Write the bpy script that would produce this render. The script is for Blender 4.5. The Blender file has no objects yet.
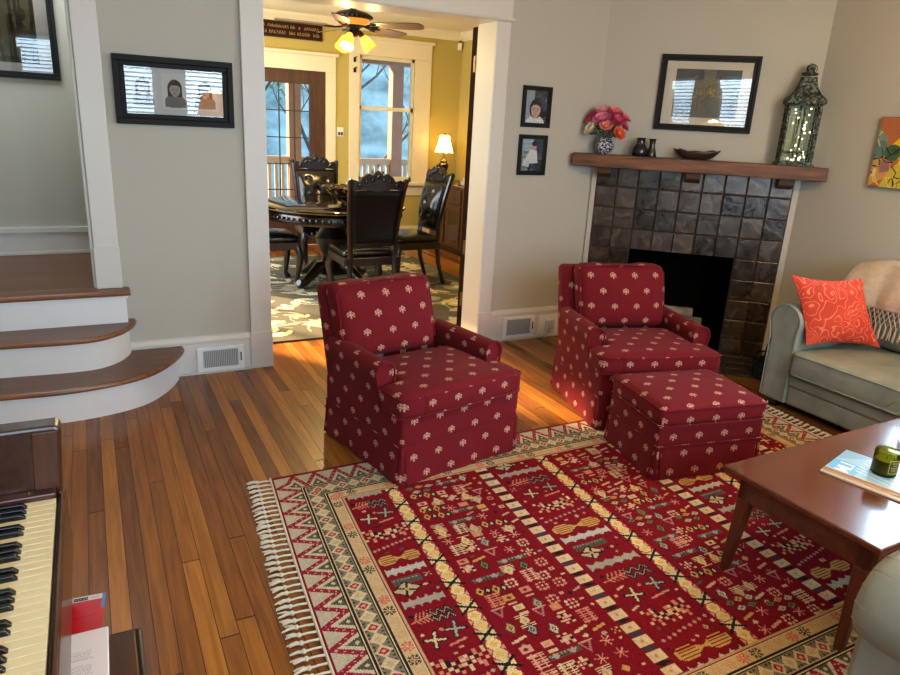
import bpy, bmesh, math, random
import numpy as np
from math import sin, cos, pi, radians as rad, sqrt, atan2
from mathutils import Vector, Matrix
S = bpy.context.scene
COL = S.collection
rng = random.Random(7)

# ------------------------------------------------------------------ helpers
def lin(r, g, b):
    f = lambda c: (c/255/12.92 if c/255 <= .04045 else ((c/255+.055)/1.055)**2.4)
    return (f(r), f(g), f(b))

class MB:
    """collects geometry for ONE mesh object"""
    def __init__(s): s.v = []; s.f = []; s.m = []; s.cm = 0; s.T = None
    def add(s, vs, fs):
        n = len(s.v)
        for p in vs:
            p = Vector(p)
            if s.T is not None: p = s.T @ p
            s.v.append(tuple(p))
        for f in fs: s.f.append([i+n for i in f]); s.m.append(s.cm)
        return s
    def box(s, a, b):
        (x0,y0,z0),(x1,y1,z1) = a, b
        x0,x1 = min(x0,x1),max(x0,x1); y0,y1=min(y0,y1),max(y0,y1); z0,z1=min(z0,z1),max(z0,z1)
        return s.add([(x0,y0,z0),(x1,y0,z0),(x1,y1,z0),(x0,y1,z0),(x0,y0,z1),(x1,y0,z1),(x1,y1,z1),(x0,y1,z1)],
              [(0,3,2,1),(4,5,6,7),(0,1,5,4),(1,2,6,5),(2,3,7,6),(3,0,4,7)])
    def frust(s, c, a, b, z0, z1, off=(0,0)):
        """box tapering from size a at z0 to size b at z1"""
        v=[]
        for (w,d),z,(ox,oy) in ((a,z0,(0,0)),(b,z1,off)):
            for sx,sy in ((-1,-1),(1,-1),(1,1),(-1,1)): v.append((c[0]+ox+sx*w/2,c[1]+oy+sy*d/2,z))
        return s.add(v,[(3,2,1,0),(4,5,6,7),(0,1,5,4),(1,2,6,5),(2,3,7,6),(3,0,4,7)])
    def prism(s, pts, a, b, axis='z'):
        n=len(pts)
        ar=sum(pts[i][0]*pts[(i+1)%n][1]-pts[(i+1)%n][0]*pts[i][1] for i in range(n))
        if ar<0: pts=pts[::-1]
        def P(p,h):
            if axis=='z': return (p[0],p[1],h)
            if axis=='y': return (p[0],h,p[1])
            return (h,p[0],p[1])
        lo,hi=(a,b) if a<b else (b,a)
        if axis=='y': lo,hi=hi,lo
        vs=[P(p,lo) for p in pts]+[P(p,hi) for p in pts]
        fs=[list(range(n))[::-1],list(range(n,2*n))]+[(i,(i+1)%n,n+(i+1)%n,n+i) for i in range(n)]
        return s.add(vs,fs)
    def lathe(s, prof, n=24, c=(0,0,0), sx=1, sy=1):
        vs=[];fs=[]
        k=len(prof)
        for r,z in prof:
            for i in range(n):
                a=2*pi*i/n; vs.append((c[0]+r*cos(a)*sx,c[1]+r*sin(a)*sy,c[2]+z))
        for j in range(k-1):
            for i in range(n):
                i2=(i+1)%n; fs.append((j*n+i,j*n+i2,(j+1)*n+i2,(j+1)*n+i))
        if prof[0][0]>1e-5: fs.append(list(range(n))[::-1])
        if prof[-1][0]>1e-5: fs.append([(k-1)*n+i for i in range(n)])
        return s.add(vs,fs)
    def tube(s, pts, r, n=8, closed=False, flat=1.0):
        pts=[Vector(p) for p in pts]; k=len(pts)
        R=r if isinstance(r,(list,tuple)) else [r]*k
        vs=[];fs=[]; up=None
        for i,p in enumerate(pts):
            if closed: t=pts[(i+1)%k]-pts[i-1]
            else: t=pts[min(i+1,k-1)]-pts[max(i-1,0)]
            if t.length<1e-9: t=Vector((0,0,1))
            t.normalize()
            if up is None:
                up=Vector((0,0,1)) if abs(t.z)<.9 else Vector((1,0,0))
            x=up-t*up.dot(t)
            if x.length<1e-6: x=Vector((1,0,0))-t*t.x
            x.normalize(); up=x; y=t.cross(x)
            for j in range(n):
                a=2*pi*j/n; vs.append(p+(x*cos(a)*flat+y*sin(a))*R[i])
        for i in range(k if closed else k-1):
            i2=(i+1)%k
            for j in range(n):
                j2=(j+1)%n; fs.append((i*n+j,i*n+j2,i2*n+j2,i2*n+j))
        if not closed: fs.append(list(range(n))[::-1]); fs.append([(k-1)*n+j for j in range(n)])
        return s.add(vs,fs)
    def ball(s, c, r, n=10, sx=1, sy=1, sz=1):
        m=max(4,n//2)
        prof=[(max(0,r*sin(pi*i/m)),-r*cos(pi*i/m)*sz) for i in range(m+1)]
        prof[0]=(1e-6,prof[0][1]); prof[-1]=(1e-6,prof[-1][1])
        return s.lathe(prof,n,c,sx,sy)
    def rbox(s, lo, hi, r, n=8, fn=None):
        """rounded soft box on a subdivided cube, fn deforms every point"""
        lo=Vector(lo);hi=Vector(hi);c=(lo+hi)/2;h=(hi-lo)/2
        nn=n if isinstance(n,(tuple,list)) else (n,n,n)
        key={};vs=[];fs=[]
        def spaced(hh,k):
            rr=min(r,hh*.98)
            inner=[-hh+rr+(2*hh-2*rr)*i/max(1,k) for i in range(k+1)]
            e=[hh-rr*(1-t) for t in (.45,.8,1.0)]
            return [-q for q in e[::-1]]+inner+e
        ax=[spaced(h[i],nn[i]) for i in range(3)]
        def vert(p):
            k=(round(p[0],6),round(p[1],6),round(p[2],6))
            if k in key: return key[k]
            q=Vector([max(-h[i]+min(r,h[i]*.98),min(h[i]-min(r,h[i]*.98),p[i])) for i in range(3)])
            d=Vector(p)-q
            if d.length>1e-9:
                d2=Vector([d[i]/min(r,h[i]*.98) for i in range(3)])
                m=max(abs(d2[0]),abs(d2[1]),abs(d2[2]))
                l=d2.length
                d2=d2*(m/l)
                d=Vector([d2[i]*min(r,h[i]*.98) for i in range(3)])
            w=q+d+c
            if fn: w=Vector(fn(w))
            key[k]=len(vs);vs.append(w);return key[k]
        for a in range(3):
            b,d=(a+1)%3,(a+2)%3
            for sg in (-1,1):
                for i in range(len(ax[b])-1):
                    for j in range(len(ax[d])-1):
                        q=[]
                        for (ii,jj) in ((i,j),(i+1,j),(i+1,j+1),(i,j+1)):
                            p=[0,0,0];p[a]=sg*h[a];p[b]=ax[b][ii];p[d]=ax[d][jj];q.append(vert(p))
                        if sg<0:q=q[::-1]
                        if len(set(q))==4: fs.append(q)
        return s.add(vs,fs)
    def sheet(s, P, nu, nv):
        vs=[P(i/nu,j/nv) for j in range(nv+1) for i in range(nu+1)]
        fs=[(j*(nu+1)+i,j*(nu+1)+i+1,(j+1)*(nu+1)+i+1,(j+1)*(nu+1)+i) for j in range(nv) for i in range(nu)]
        return s.add(vs,fs)
    def build(s, name, mat, parent=None, smooth=True, bevel=0, seg=2, angle=38, uv=False, mods=None):
        me=bpy.data.meshes.new(name)
        me.from_pydata(s.v,[],s.f)
        mats=mat if isinstance(mat,(list,tuple)) else [mat]
        for m in mats: me.materials.append(m)
        me.polygons.foreach_set('material_index',s.m)
        if smooth:
            me.polygons.foreach_set('use_smooth',[True]*len(s.f))
        me.update()
        if smooth: me.set_sharp_from_angle(angle=rad(angle))
        if uv: planar_uv(me)
        o=bpy.data.objects.new(name,me); COL.objects.link(o)
        if parent: o.parent=parent
        if bevel:
            b=o.modifiers.new('bevel','BEVEL'); b.width=bevel; b.segments=seg; b.limit_method='ANGLE'; b.angle_limit=rad(40)
        return o

def planar_uv(me):
    uvl=me.uv_layers.new(name='UVMap')
    for p in me.polygons:
        n=p.normal; a=max(range(3),key=lambda i:abs(n[i])*(1.0 if i<2 else 1.05))
        for li in p.loop_indices:
            co=me.vertices[me.loops[li].vertex_index].co
            uvl.data[li].uv = (co.y,co.z) if a==0 else ((co.x,co.z) if a==1 else (co.x,co.y))

def thing(name,label,cat,loc=(0,0,0),rz=0,group=None):
    o=bpy.data.objects.new(name,None); COL.objects.link(o); o.location=loc; o.rotation_euler=(0,0,rz)
    o.empty_display_size=.05
    return tag(o,label,cat,group)
def tag(o,label,cat,group=None,kind=None):
    o['label']=label; o['category']=cat
    if group: o['group']=group
    if kind: o['kind']=kind
    return o
def struct(o): o['kind']='structure'; return o
def dup(root,loc=None,rz=None,label=None):
    r=root.copy(); COL.objects.link(r)
    if loc is not None: r.location=loc
    if rz is not None: r.rotation_euler=(0,0,rz)
    if label: r['label']=label
    for ch in list(root.children):
        c=ch.copy(); COL.objects.link(c); c.parent=r
        for g in list(ch.children):
            d=g.copy(); COL.objects.link(d); d.parent=c
    return r

# ------------------------------------------------------------------ node helpers
class E_:
    def __init__(s,nt,sock): s.nt=nt; s.s=sock
    def op(s,o,other=None,third=None):
        n=s.nt.nodes.new('ShaderNodeMath'); n.operation=o
        s.nt.links.new(s.s,n.inputs[0])
        for i,x in ((1,other),(2,third)):
            if x is None: continue
            if isinstance(x,E_): s.nt.links.new(x.s,n.inputs[i])
            else: n.inputs[i].default_value=x
        return E_(s.nt,n.outputs[0])
    def __add__(s,o): return s.op('ADD',o)
    def __sub__(s,o): return s.op('SUBTRACT',o)
    def __mul__(s,o): return s.op('MULTIPLY',o)
    def __truediv__(s,o): return s.op('DIVIDE',o)
    def lt(s,o): return s.op('LESS_THAN',o)
    def gt(s,o): return s.op('GREATER_THAN',o)
    def mx(s,o): return s.op('MAXIMUM',o)
    def mn(s,o): return s.op('MINIMUM',o)
    def abs(s): return s.op('ABSOLUTE')
    def floor(s): return s.op('FLOOR')
    def fract(s): return s.op('FRACT')

def newmat(name):
    m=bpy.data.materials.new(name); m.use_nodes=True
    nt=m.node_tree; return m,nt,nt.nodes['Principled BSDF']
def setp(b,**k):
    for kk,v in k.items(): b.inputs[kk.replace('_',' ')].default_value=v
def c4(c): return (c[0],c[1],c[2],1)
def plain(name,c,rough=.5,metal=0,spec=.5,bump=0,bscale=200,var=0,vscale=6,coat=0):
    m,nt,b=newmat(name); setp(b,Base_Color=c4(c),Roughness=rough,Metallic=metal)
    b.inputs['Specular IOR Level'].default_value=spec
    if coat: b.inputs['Coat Weight'].default_value=coat; b.inputs['Coat Roughness'].default_value=.08
    if bump or var:
        tc=nt.nodes.new('ShaderNodeTexCoord')
    if var:
        nz=nt.nodes.new('ShaderNodeTexNoise'); nz.inputs['Scale'].default_value=vscale; nz.inputs['Detail'].default_value=4
        nt.links.new(tc.outputs['Object'],nz.inputs['Vector'])
        r=nt.nodes.new('ShaderNodeValToRGB'); r.color_ramp.elements[0].position=.3; r.color_ramp.elements[1].position=.7
        r.color_ramp.elements[0].color=c4([x*(1-var) for x in c]); r.color_ramp.elements[1].color=c4([min(1,x*(1+var)) for x in c])
        nt.links.new(nz.outputs['Fac'],r.inputs['Fac']); nt.links.new(r.outputs['Color'],b.inputs['Base Color'])
    if bump:
        nz=nt.nodes.new('ShaderNodeTexNoise'); nz.inputs['Scale'].default_value=bscale; nz.inputs['Detail'].default_value=3
        nt.links.new(tc.outputs['Object'],nz.inputs['Vector'])
        bp=nt.nodes.new('ShaderNodeBump'); bp.inputs['Strength'].default_value=bump; bp.inputs['Distance'].default_value=.01
        nt.links.new(nz.outputs['Fac'],bp.inputs['Height']); nt.links.new(bp.outputs['Normal'],b.inputs['Normal'])
    return m
def wood(name,c1,c2,axis=0,scale=3,rough=.35,coat=0,stretch=14):
    m,nt,b=newmat(name); setp(b,Roughness=rough)
    if coat: b.inputs['Coat Weight'].default_value=coat; b.inputs['Coat Roughness'].default_value=.1
    tc=nt.nodes.new('ShaderNodeTexCoord'); mp=nt.nodes.new('ShaderNodeMapping')
    sc=[scale*stretch]*3; sc[axis]=scale; mp.inputs['Scale'].default_value=sc
    nt.links.new(tc.outputs['Object'],mp.inputs['Vector'])
    nz=nt.nodes.new('ShaderNodeTexNoise'); nz.inputs['Scale'].default_value=1; nz.inputs['Detail'].default_value=6; nz.inputs['Distortion'].default_value=.6
    nt.links.new(mp.outputs['Vector'],nz.inputs['Vector'])
    r=nt.nodes.new('ShaderNodeValToRGB'); r.color_ramp.elements[0].position=.3; r.color_ramp.elements[1].position=.72
    r.color_ramp.elements[0].color=c4(c1); r.color_ramp.elements[1].color=c4(c2)
    nt.links.new(nz.outputs['Fac'],r.inputs['Fac']); nt.links.new(r.outputs['Color'],b.inputs['Base Color'])
    return m
def emis(name,c,st):
    m,nt,b=newmat(name); setp(b,Base_Color=c4(c),Emission_Color=c4(c),Emission_Strength=st); return m
def glassy(name,tint=(1,1,1),rough=.02,fres=1.5):
    m=bpy.data.materials.new(name); m.use_nodes=True; nt=m.node_tree; nt.nodes.clear()
    o=nt.nodes.new('ShaderNodeOutputMaterial'); mx=nt.nodes.new('ShaderNodeMixShader')
    t=nt.nodes.new('ShaderNodeBsdfTransparent'); t.inputs[0].default_value=c4(tint)
    g=nt.nodes.new('ShaderNodeBsdfGlossy'); g.inputs['Roughness'].default_value=rough
    f=nt.nodes.new('ShaderNodeFresnel'); f.inputs['IOR'].default_value=fres
    nt.links.new(f.outputs[0],mx.inputs[0]); nt.links.new(t.outputs[0],mx.inputs[1]); nt.links.new(g.outputs[0],mx.inputs[2]); nt.links.new(mx.outputs[0],o.inputs[0])
    return m
def facecol(name,rough=.9,bump=0,coat=0,sheen=0):
    m,nt,b=newmat(name); setp(b,Roughness=rough)
    a=nt.nodes.new('ShaderNodeAttribute'); a.attribute_name='col'
    nt.links.new(a.outputs['Color'],b.inputs['Base Color'])
    b.inputs['Specular IOR Level'].default_value=.04 if rough>.6 else .5
    if bump:
        tc=nt.nodes.new('ShaderNodeTexCoord')
        nz=nt.nodes.new('ShaderNodeTexNoise'); nz.inputs['Scale'].default_value=220; nt.links.new(tc.outputs['Object'],nz.inputs['Vector'])
        bp=nt.nodes.new('ShaderNodeBump'); bp.inputs['Strength'].default_value=bump; bp.inputs['Distance'].default_value=.01
        nt.links.new(nz.outputs['Fac'],bp.inputs['Height']); nt.links.new(bp.outputs['Normal'],b.inputs['Normal'])
    return m

class Ras:
    """a woven / printed pattern: one colour per small face of a surface"""
    def __init__(s,W,H,res,bg):
        s.res=res; s.nx=int(round(W/res)); s.ny=int(round(H/res)); s.W=W; s.H=H
        s.a=np.empty((s.ny,s.nx,3)); s.a[:]=bg
        s.X,s.Y=np.meshgrid((np.arange(s.nx)+.5)*W/s.nx,(np.arange(s.ny)+.5)*H/s.ny)
        s.clip=None
    def win(s,x0,y0,x1,y1):
        i0=max(0,int(x0/s.W*s.nx)-1); i1=min(s.nx,int(x1/s.W*s.nx)+2); j0=max(0,int(y0/s.H*s.ny)-1); j1=min(s.ny,int(y1/s.H*s.ny)+2)
        return slice(j0,max(j0,j1)),slice(i0,max(i0,i1))
    def put(s,sl,mask,c):
        if s.clip is not None: mask=mask&s.clip[sl]
        s.a[sl][mask]=c
    def rect(s,x0,y0,x1,y1,c):
        sl=s.win(x0,y0,x1,y1); X,Y=s.X[sl],s.Y[sl]; s.put(sl,(X>=x0)&(X<=x1)&(Y>=y0)&(Y<=y1),c)
    def dia(s,x,y,rx,ry,c):
        sl=s.win(x-rx,y-ry,x+rx,y+ry); X,Y=s.X[sl],s.Y[sl]; s.put(sl,np.abs(X-x)/rx+np.abs(Y-y)/ry<=1,c)
    def ell(s,x,y,rx,ry,c):
        sl=s.win(x-rx,y-ry,x+rx,y+ry); X,Y=s.X[sl],s.Y[sl]; s.put(sl,((X-x)/rx)**2+((Y-y)/ry)**2<=1,c)
    def line(s,x0,y0,x1,y1,w,c):
        sl=s.win(min(x0,x1)-w,min(y0,y1)-w,max(x0,x1)+w,max(y0,y1)+w); X,Y=s.X[sl],s.Y[sl]
        L=(x1-x0)**2+(y1-y0)**2+1e-12; t=np.clip(((X-x0)*(x1-x0)+(Y-y0)*(y1-y0))/L,0,1)
        s.put(sl,(X-x0-t*(x1-x0))**2+(Y-y0-t*(y1-y0))**2<=(w/2)**2,c)
    def pl(s,pts,w,c):
        for a,b in zip(pts,pts[1:]): s.line(*a,*b,w,c)
    def poly(s,pts,c):
        xs=[p[0] for p in pts]; ys=[p[1] for p in pts]; sl=s.win(min(xs),min(ys),max(xs),max(ys)); X,Y=s.X[sl],s.Y[sl]
        m=np.zeros(X.shape,bool); n=len(pts)
        for i in range(n):
            (x1,y1),(x2,y2)=pts[i],pts[(i+1)%n]
            if y1==y2: continue
            cnd=((y1<=Y)&(Y<y2))|((y2<=Y)&(Y<y1)); xi=x1+(Y-y1)*(x2-x1)/(y2-y1); m^=cnd&(X<xi)
        s.put(sl,m,c)
    def build(s,name,mat,P,parent=None,jitter=0,under=None):
        """P(x,y)->3-D, arrays in, arrays out"""
        gx,gy=np.meshgrid(np.linspace(0,s.W,s.nx+1),np.linspace(0,s.H,s.ny+1))
        p=np.stack(P(gx,gy),-1).reshape(-1,3)
        i=np.arange(s.nx)[None,:]; j=np.arange(s.ny)[:,None]; a=(j*(s.nx+1)+i)
        q=np.stack([a,a+1,a+s.nx+2,a+s.nx+1],-1).reshape(-1,4)
        me=bpy.data.meshes.new(name); me.vertices.add(len(p)); me.vertices.foreach_set('co',p.ravel())
        me.loops.add(q.size); me.loops.foreach_set('vertex_index',q.ravel().astype(np.int32))
        me.polygons.add(len(q)); me.polygons.foreach_set('loop_start',(np.arange(len(q))*4).astype(np.int32)); 
        me.update(calc_edges=True); me.validate()
        col=s.a.reshape(-1,3)
        if jitter:
            r=np.random.default_rng(3); col=np.clip(col*(1+jitter*r.standard_normal((len(col),1))),0,1)
        at=me.attributes.new('col','FLOAT_COLOR','FACE'); at.data.foreach_set('color',np.c_[col,np.ones(len(col))].ravel().astype(np.float32))
        me.materials.append(mat)
        o=bpy.data.objects.new(name,me); COL.objects.link(o)
        if parent: o.parent=parent
        return o

# ------------------------------------------------------------------ materials
WALL=plain('wall_paint',lin(180,177,165),.85,bump=.03,bscale=90)
WALLD=plain('dining_paint',lin(186,168,92),.8,bump=.03,bscale=90)
CEIL=plain('ceiling_paint',lin(226,220,200),.9)
TRIM=plain('trim_paint',lin(208,204,196),.4,bump=.02,bscale=40)
TRIMD=plain('dining_trim_paint',lin(228,218,188),.4)
WHITE=plain('white_paint',lin(232,232,232),.4)
DARKW=wood('dark_wood',lin(13,6,5),lin(27,12,8),0,3,.3,.3)
DARKWZ=wood('dark_wood_upright',lin(15,7,5),lin(30,14,10),2,3,.3,.3)
BROWNDOOR=wood('stained_door_wood',lin(52,28,15),lin(86,48,26),2,3,.6)
BUFFET=wood('sideboard_wood',lin(58,34,20),lin(94,58,36),2,3,.35)
TREAD=wood('stair_tread_wood',lin(92,58,38),lin(120,78,50),0,2.2,.38,0,18)
NOSE=wood('stair_nosing_wood',lin(110,66,34),lin(146,92,52),0,2.2,.35,0,18)
MANTEL=wood('mantel_oak',lin(62,36,21),lin(134,84,50),0,3.2,.6,0,9)
CHERRY=wood('cherry_wood',lin(84,38,22),lin(104,50,30),0,2.2,.2,.5,11)
CHERRYZ=wood('cherry_wood_upright',lin(76,30,18),lin(104,44,26),2,2.2,.3,.3,11)
PIANO=wood('piano_mahogany',lin(46,22,14),lin(78,42,26),1,3,.3,.3)
IVORY=plain('key_ivory',lin(236,222,178),.28)
EBONY=plain('key_ebony',lin(10,9,9),.25)
BLACK=plain('black_frame',lin(14,13,13),.6,spec=.25)
BLACKM=plain('black_iron',lin(18,17,17),.5,.5)
PANE=glassy('picture_glass',(1,1,1),.01)
WPANE=glassy('window_glass',(.97,.98,1),.0)
LEATHER=plain('black_leather',lin(14,12,12),.22,bump=.08,bscale=60)
SAGE=plain('sage_leather',lin(141,147,136),.40,bump=.22,bscale=16,var=.2,vscale=7)
BRASS=plain('aged_brass',lin(120,90,50),.35,.8)

def floor_mat():
    m,nt,b=newmat('plank_floor'); L=nt.links.new
    tc=nt.nodes.new('ShaderNodeTexCoord'); sp=nt.nodes.new('ShaderNodeSeparateXYZ'); L(tc.outputs['Object'],sp.inputs[0])
    X=E_(nt,sp.outputs[0]); Y=E_(nt,sp.outputs[1])
    W=.0592
    row=((X+.007)/W).floor(); fr=((X+.007)/W).fract()
    wn=nt.nodes.new('ShaderNodeTexWhiteNoise'); wn.noise_dimensions='1D'; L(row.s,wn.inputs['W'])
    h=E_(nt,wn.outputs['Value'])
    yy=(Y/1.9+h*7.31); seg=yy.floor(); fy=yy.fract()
    cb=nt.nodes.new('ShaderNodeCombineXYZ'); L(row.s,cb.inputs[0]); L(seg.s,cb.inputs[1])
    w2=nt.nodes.new('ShaderNodeTexWhiteNoise'); w2.noise_dimensions='2D'; L(cb.outputs[0],w2.inputs['Vector'])
    r=nt.nodes.new('ShaderNodeValToRGB'); e=r.color_ramp.elements
    e[0].position=0; e[0].color=c4(lin(124,73,31)); e[1].position=1; e[1].color=c4(lin(180,116,46))
    e.new(.35).color=c4(lin(136,80,31)); e.new(.7).color=c4(lin(158,98,38))
    L(w2.outputs['Value'],r.inputs['Fac'])
    mp=nt.nodes.new('ShaderNodeMapping'); mp.inputs['Scale'].default_value=(60,3,60); L(tc.outputs['Object'],mp.inputs[0])
    cb2=nt.nodes.new('ShaderNodeVectorMath'); L(mp.outputs[0],cb2.inputs[0]); L(w2.outputs['Color'],cb2.inputs[1])
    nz=nt.nodes.new('ShaderNodeTexNoise'); nz.inputs['Scale'].default_value=1; nz.inputs['Detail'].default_value=5; nz.inputs['Distortion'].default_value=.5
    L(cb2.outputs[0],nz.inputs['Vector'])
    r2=nt.nodes.new('ShaderNodeValToRGB'); r2.color_ramp.elements[0].position=.3; r2.color_ramp.elements[0].color=(.62,.58,.55,1); r2.color_ramp.elements[1].position=.65; r2.color_ramp.elements[1].color=(1.06,1.05,1.03,1)
    L(nz.outputs['Fac'],r2.inputs['Fac'])
    mx=nt.nodes.new('ShaderNodeMix'); mx.data_type='RGBA'; mx.blend_type='MULTIPLY'; mx.inputs[0].default_value=1
    L(r.outputs['Color'],mx.inputs[6]); L(r2.outputs['Color'],mx.inputs[7])
    gap=((fr-.5).abs()).gt(.478).mx(((fy-.5).abs()).gt(.4985))
    m2=nt.nodes.new('ShaderNodeMix'); m2.data_type='RGBA'; L(gap.s,m2.inputs[0]); L(mx.outputs[2],m2.inputs[6]); m2.inputs[7].default_value=c4(lin(44,22,11))
    L(m2.outputs[2],b.inputs['Base Color'])
    ro=E_(nt,w2.outputs['Value'])*.08+.25; L(ro.s,b.inputs['Roughness']); b.inputs['Specular IOR Level'].default_value=.3
    bp=nt.nodes.new('ShaderNodeBump'); bp.inputs['Strength'].default_value=.25; bp.inputs['Distance'].default_value=.003
    hh=gap*-1.0+E_(nt,nz.outputs['Fac'])*.3; L(hh.s,bp.inputs['Height']); L(bp.outputs['Normal'],b.inputs['Normal'])
    return m
FLOOR=floor_mat()

def tile_mat():
    m,nt,b=newmat('glazed_tile'); L=nt.links.new
    tc=nt.nodes.new('ShaderNodeTexCoord'); g=nt.nodes.new('ShaderNodeNewGeometry')
    nz=nt.nodes.new('ShaderNodeTexNoise'); nz.inputs['Scale'].default_value=9; nz.inputs['Detail'].default_value=4; nz.inputs['Distortion'].default_value=1
    add=nt.nodes.new('ShaderNodeVectorMath'); L(tc.outputs['Object'],add.inputs[0])
    cb=nt.nodes.new('ShaderNodeCombineXYZ'); rr=E_(nt,g.outputs['Random Per Island'])*40.0; L(rr.s,cb.inputs[0]); L(cb.outputs[0],add.inputs[1])
    L(add.outputs[0],nz.inputs['Vector'])
    f=E_(nt,nz.outputs['Fac'])*.75+E_(nt,g.outputs['Random Per Island'])*.3
    r=nt.nodes.new('ShaderNodeValToRGB'); e=r.color_ramp.elements; e[0].position=.3; e[0].color=c4(lin(34,25,20)); e[1].position=.75; e[1].color=c4(lin(88,76,66))
    L(f.s,r.inputs['Fac']); L(r.outputs['Color'],b.inputs['Base Color'])
    setp(b,Metallic=.25); ro=E_(nt,nz.outputs['Fac'])*.3+.10; L(ro.s,b.inputs['Roughness'])
    bp=nt.nodes.new('ShaderNodeBump'); bp.inputs['Strength'].default_value=.4; bp.inputs['Distance'].default_value=.01; L(nz.outputs['Fac'],bp.inputs['Height']); L(bp.outputs['Normal'],b.inputs['Normal'])
    return m
TILE=tile_mat(); GROUT=plain('grout',lin(62,44,36),.9)

def motif_fabric():
    m,nt,b=newmat('burgundy_motif_cloth'); L=nt.links.new
    tc=nt.nodes.new('ShaderNodeTexCoord'); sp=nt.nodes.new('ShaderNodeSeparateXYZ'); L(tc.outputs['UV'],sp.inputs[0])
    u=E_(nt,sp.outputs[0]); v=E_(nt,sp.outputs[1])
    PW,PH=.140,.086
    row=(v/PH).floor(); par=(row*.5).fract()
    cu=((u/PW+par).fract()-.5)*PW; cv=((v/PH).fract()-.5)*PH
    y=cv+.008; r=(cu*cu+y*y).op('SQRT'); an=cu.op('ARCTAN2',y)
    sc=(an*6.0).op('COSINE')
    fan=(r-sc*.0010).lt(.0190)*an.abs().lt(1.98)*(sc.gt(-.86).mx(r.lt(.005)))
    ring=(r-.0125).abs().lt(.0013)*an.abs().lt(1.5)
    fan=fan*(ring*-1.0+1.0)
    stem=cu.abs().lt(.0036)*(cv+.0165).abs().lt(.0065)
    leaf=(cu.abs()-.0065).abs().lt(.004)*(cv+.021+cu.abs()*-.5).abs().lt(.0028)
    msk=fan.mx(stem)
    nz=nt.nodes.new('ShaderNodeTexNoise'); nz.inputs['Scale'].default_value=350; L(tc.outputs['UV'],nz.inputs['Vector'])
    mx=nt.nodes.new('ShaderNodeMix'); mx.data_type='RGBA'; L(msk.s,mx.inputs[0]); mx.inputs[6].default_value=c4(lin(105,23,29)); mx.inputs[7].default_value=c4(lin(190,144,122))
    L(mx.outputs[2],b.inputs['Base Color']); setp(b,Roughness=.75,Sheen_Weight=.03); b.inputs['Specular IOR Level'].default_value=.06
    bp=nt.nodes.new('ShaderNodeBump'); bp.inputs['Strength'].default_value=.12; bp.inputs['Distance'].default_value=.004; L(nz.outputs['Fac'],bp.inputs['Height']); L(bp.outputs['Normal'],b.inputs['Normal'])
    return m
MOTIF=motif_fabric()

# ------------------------------------------------------------------ room shell
YW=4.219; YB=4.44           # living side / dining side of the wall with the wide doorway
XL=-.80; XR=4.43; YN=-1.25; H=2.66
XD=4.40; YD=8.40; XDL=.25   # dining room
mb=MB(); mb.box((XL-.15,YN-.15,-.06),(XD+.2,YD+.15,0)); struct(mb.build('floor',FLOOR,smooth=False))
mb=MB(); mb.box((XL-.15,YN-.15,H),(XR+.15,YB,H+.1)); mb.box((XL-.15,YB,H),(XDL,5.5,H+.1)); struct(mb.build('ceiling',CEIL,smooth=False))
mb=MB(); mb.box((XDL-.1,YB,2.65),(XD+.15,YD+.15,2.75)); struct(mb.build('ceiling_dining',plain('dining_ceiling_paint',lin(232,222,190),.9),smooth=False))
mb=MB()
for a,b in (((.08,YW,0),(.85,YB,H)),((2.52,YW,0),(3.45,YB,H)),((.85,YW,2.27),(2.52,YB,H))): mb.box(a,b)
mb.box((XL-.1,YW,2.35),(.08,YB,H))
struct(mb.build('wall_back',WALL,smooth=False))
mb=MB()
for a,b in (((.25,YB,.0),(.85,YB+.02,2.65)),((2.52,YB,0),(XD,YB+.02,2.65)),((.85,YB,2.27),(2.52,YB+.02,2.65))): mb.box(a,b)
struct(mb.build('wall_dining_front',WALLD,smooth=False))
# fireplace wall (diagonal)
TH=rad(-42.25); FD=Vector((cos(TH),sin(TH),0)); FN=Vector((-sin(TH),cos(TH),0)); FC=Vector((3.365,YW,0))
FM=Matrix(((FD.x,FN.x,0,FC.x),(FD.y,FN.y,0,FC.y),(0,0,1,0),(0,0,0,1)))   # local x along the wall, y into the wall
def fl(): m=MB(); m.T=FM; return m
mb=fl()
mb.box((-.2,0,0),(.33,.12,H)); mb.box((1.09,0,0),(1.62,.12,H)); mb.box((.33,0,.72),(1.09,.12,H))
struct(mb.build('wall_fireplace',WALL,smooth=False))
mb=MB()
for a,b in (((XR,YN-.15,0),(XR+.12,.58,H)),((XR,2.32,0),(XR+.12,3.4,H)),((XR,.58,0),(XR+.12,2.32,.92)),((XR,.58,2.12),(XR+.12,2.32,H))): mb.box(a,b)
struct(mb.build('wall_right',WALL,smooth=False))
mb=MB()
for a,b in (((XR-.02,.50,.84),(XR+.02,.58,2.2)),((XR-.015,2.32,.84),(XR+.02,2.37,2.2)),((XR-.02,.50,2.12),(XR+.02,2.37,2.2)),((XR-.015,.50,.84),(XR+.02,2.37,.92)),((XR+.03,.58,1.22),(XR+.07,2.32,1.26)),((XR+.03,1.27,.92),(XR+.07,1.31,2.12))): mb.box(a,b)
w=struct(mb.build('window_7',TRIM,smooth=False)); k=MB(); k.box((XR+.05,.58,.92),(XR+.054,2.32,2.12)); k.build('pane',WPANE,w,smooth=False)
mb=MB(); mb.box((XL-.12,YN-.15,0),(XL,5.45,H)); struct(mb.build('wall_left',WALL,smooth=False))
mb=MB(); mb.box((XL,5.3,0),(.25,5.42,H)); mb.box((.12,YB,0),(.25,5.3,H)); struct(mb.build('wall_stairwell',WALL,smooth=False))
WINS=[(-.72,-.26),(.18,.84),(1.16,1.80),(2.2,2.9)]
mb=MB(); xs=[XL]+[q for w in WINS for q in w]+[XR]
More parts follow.
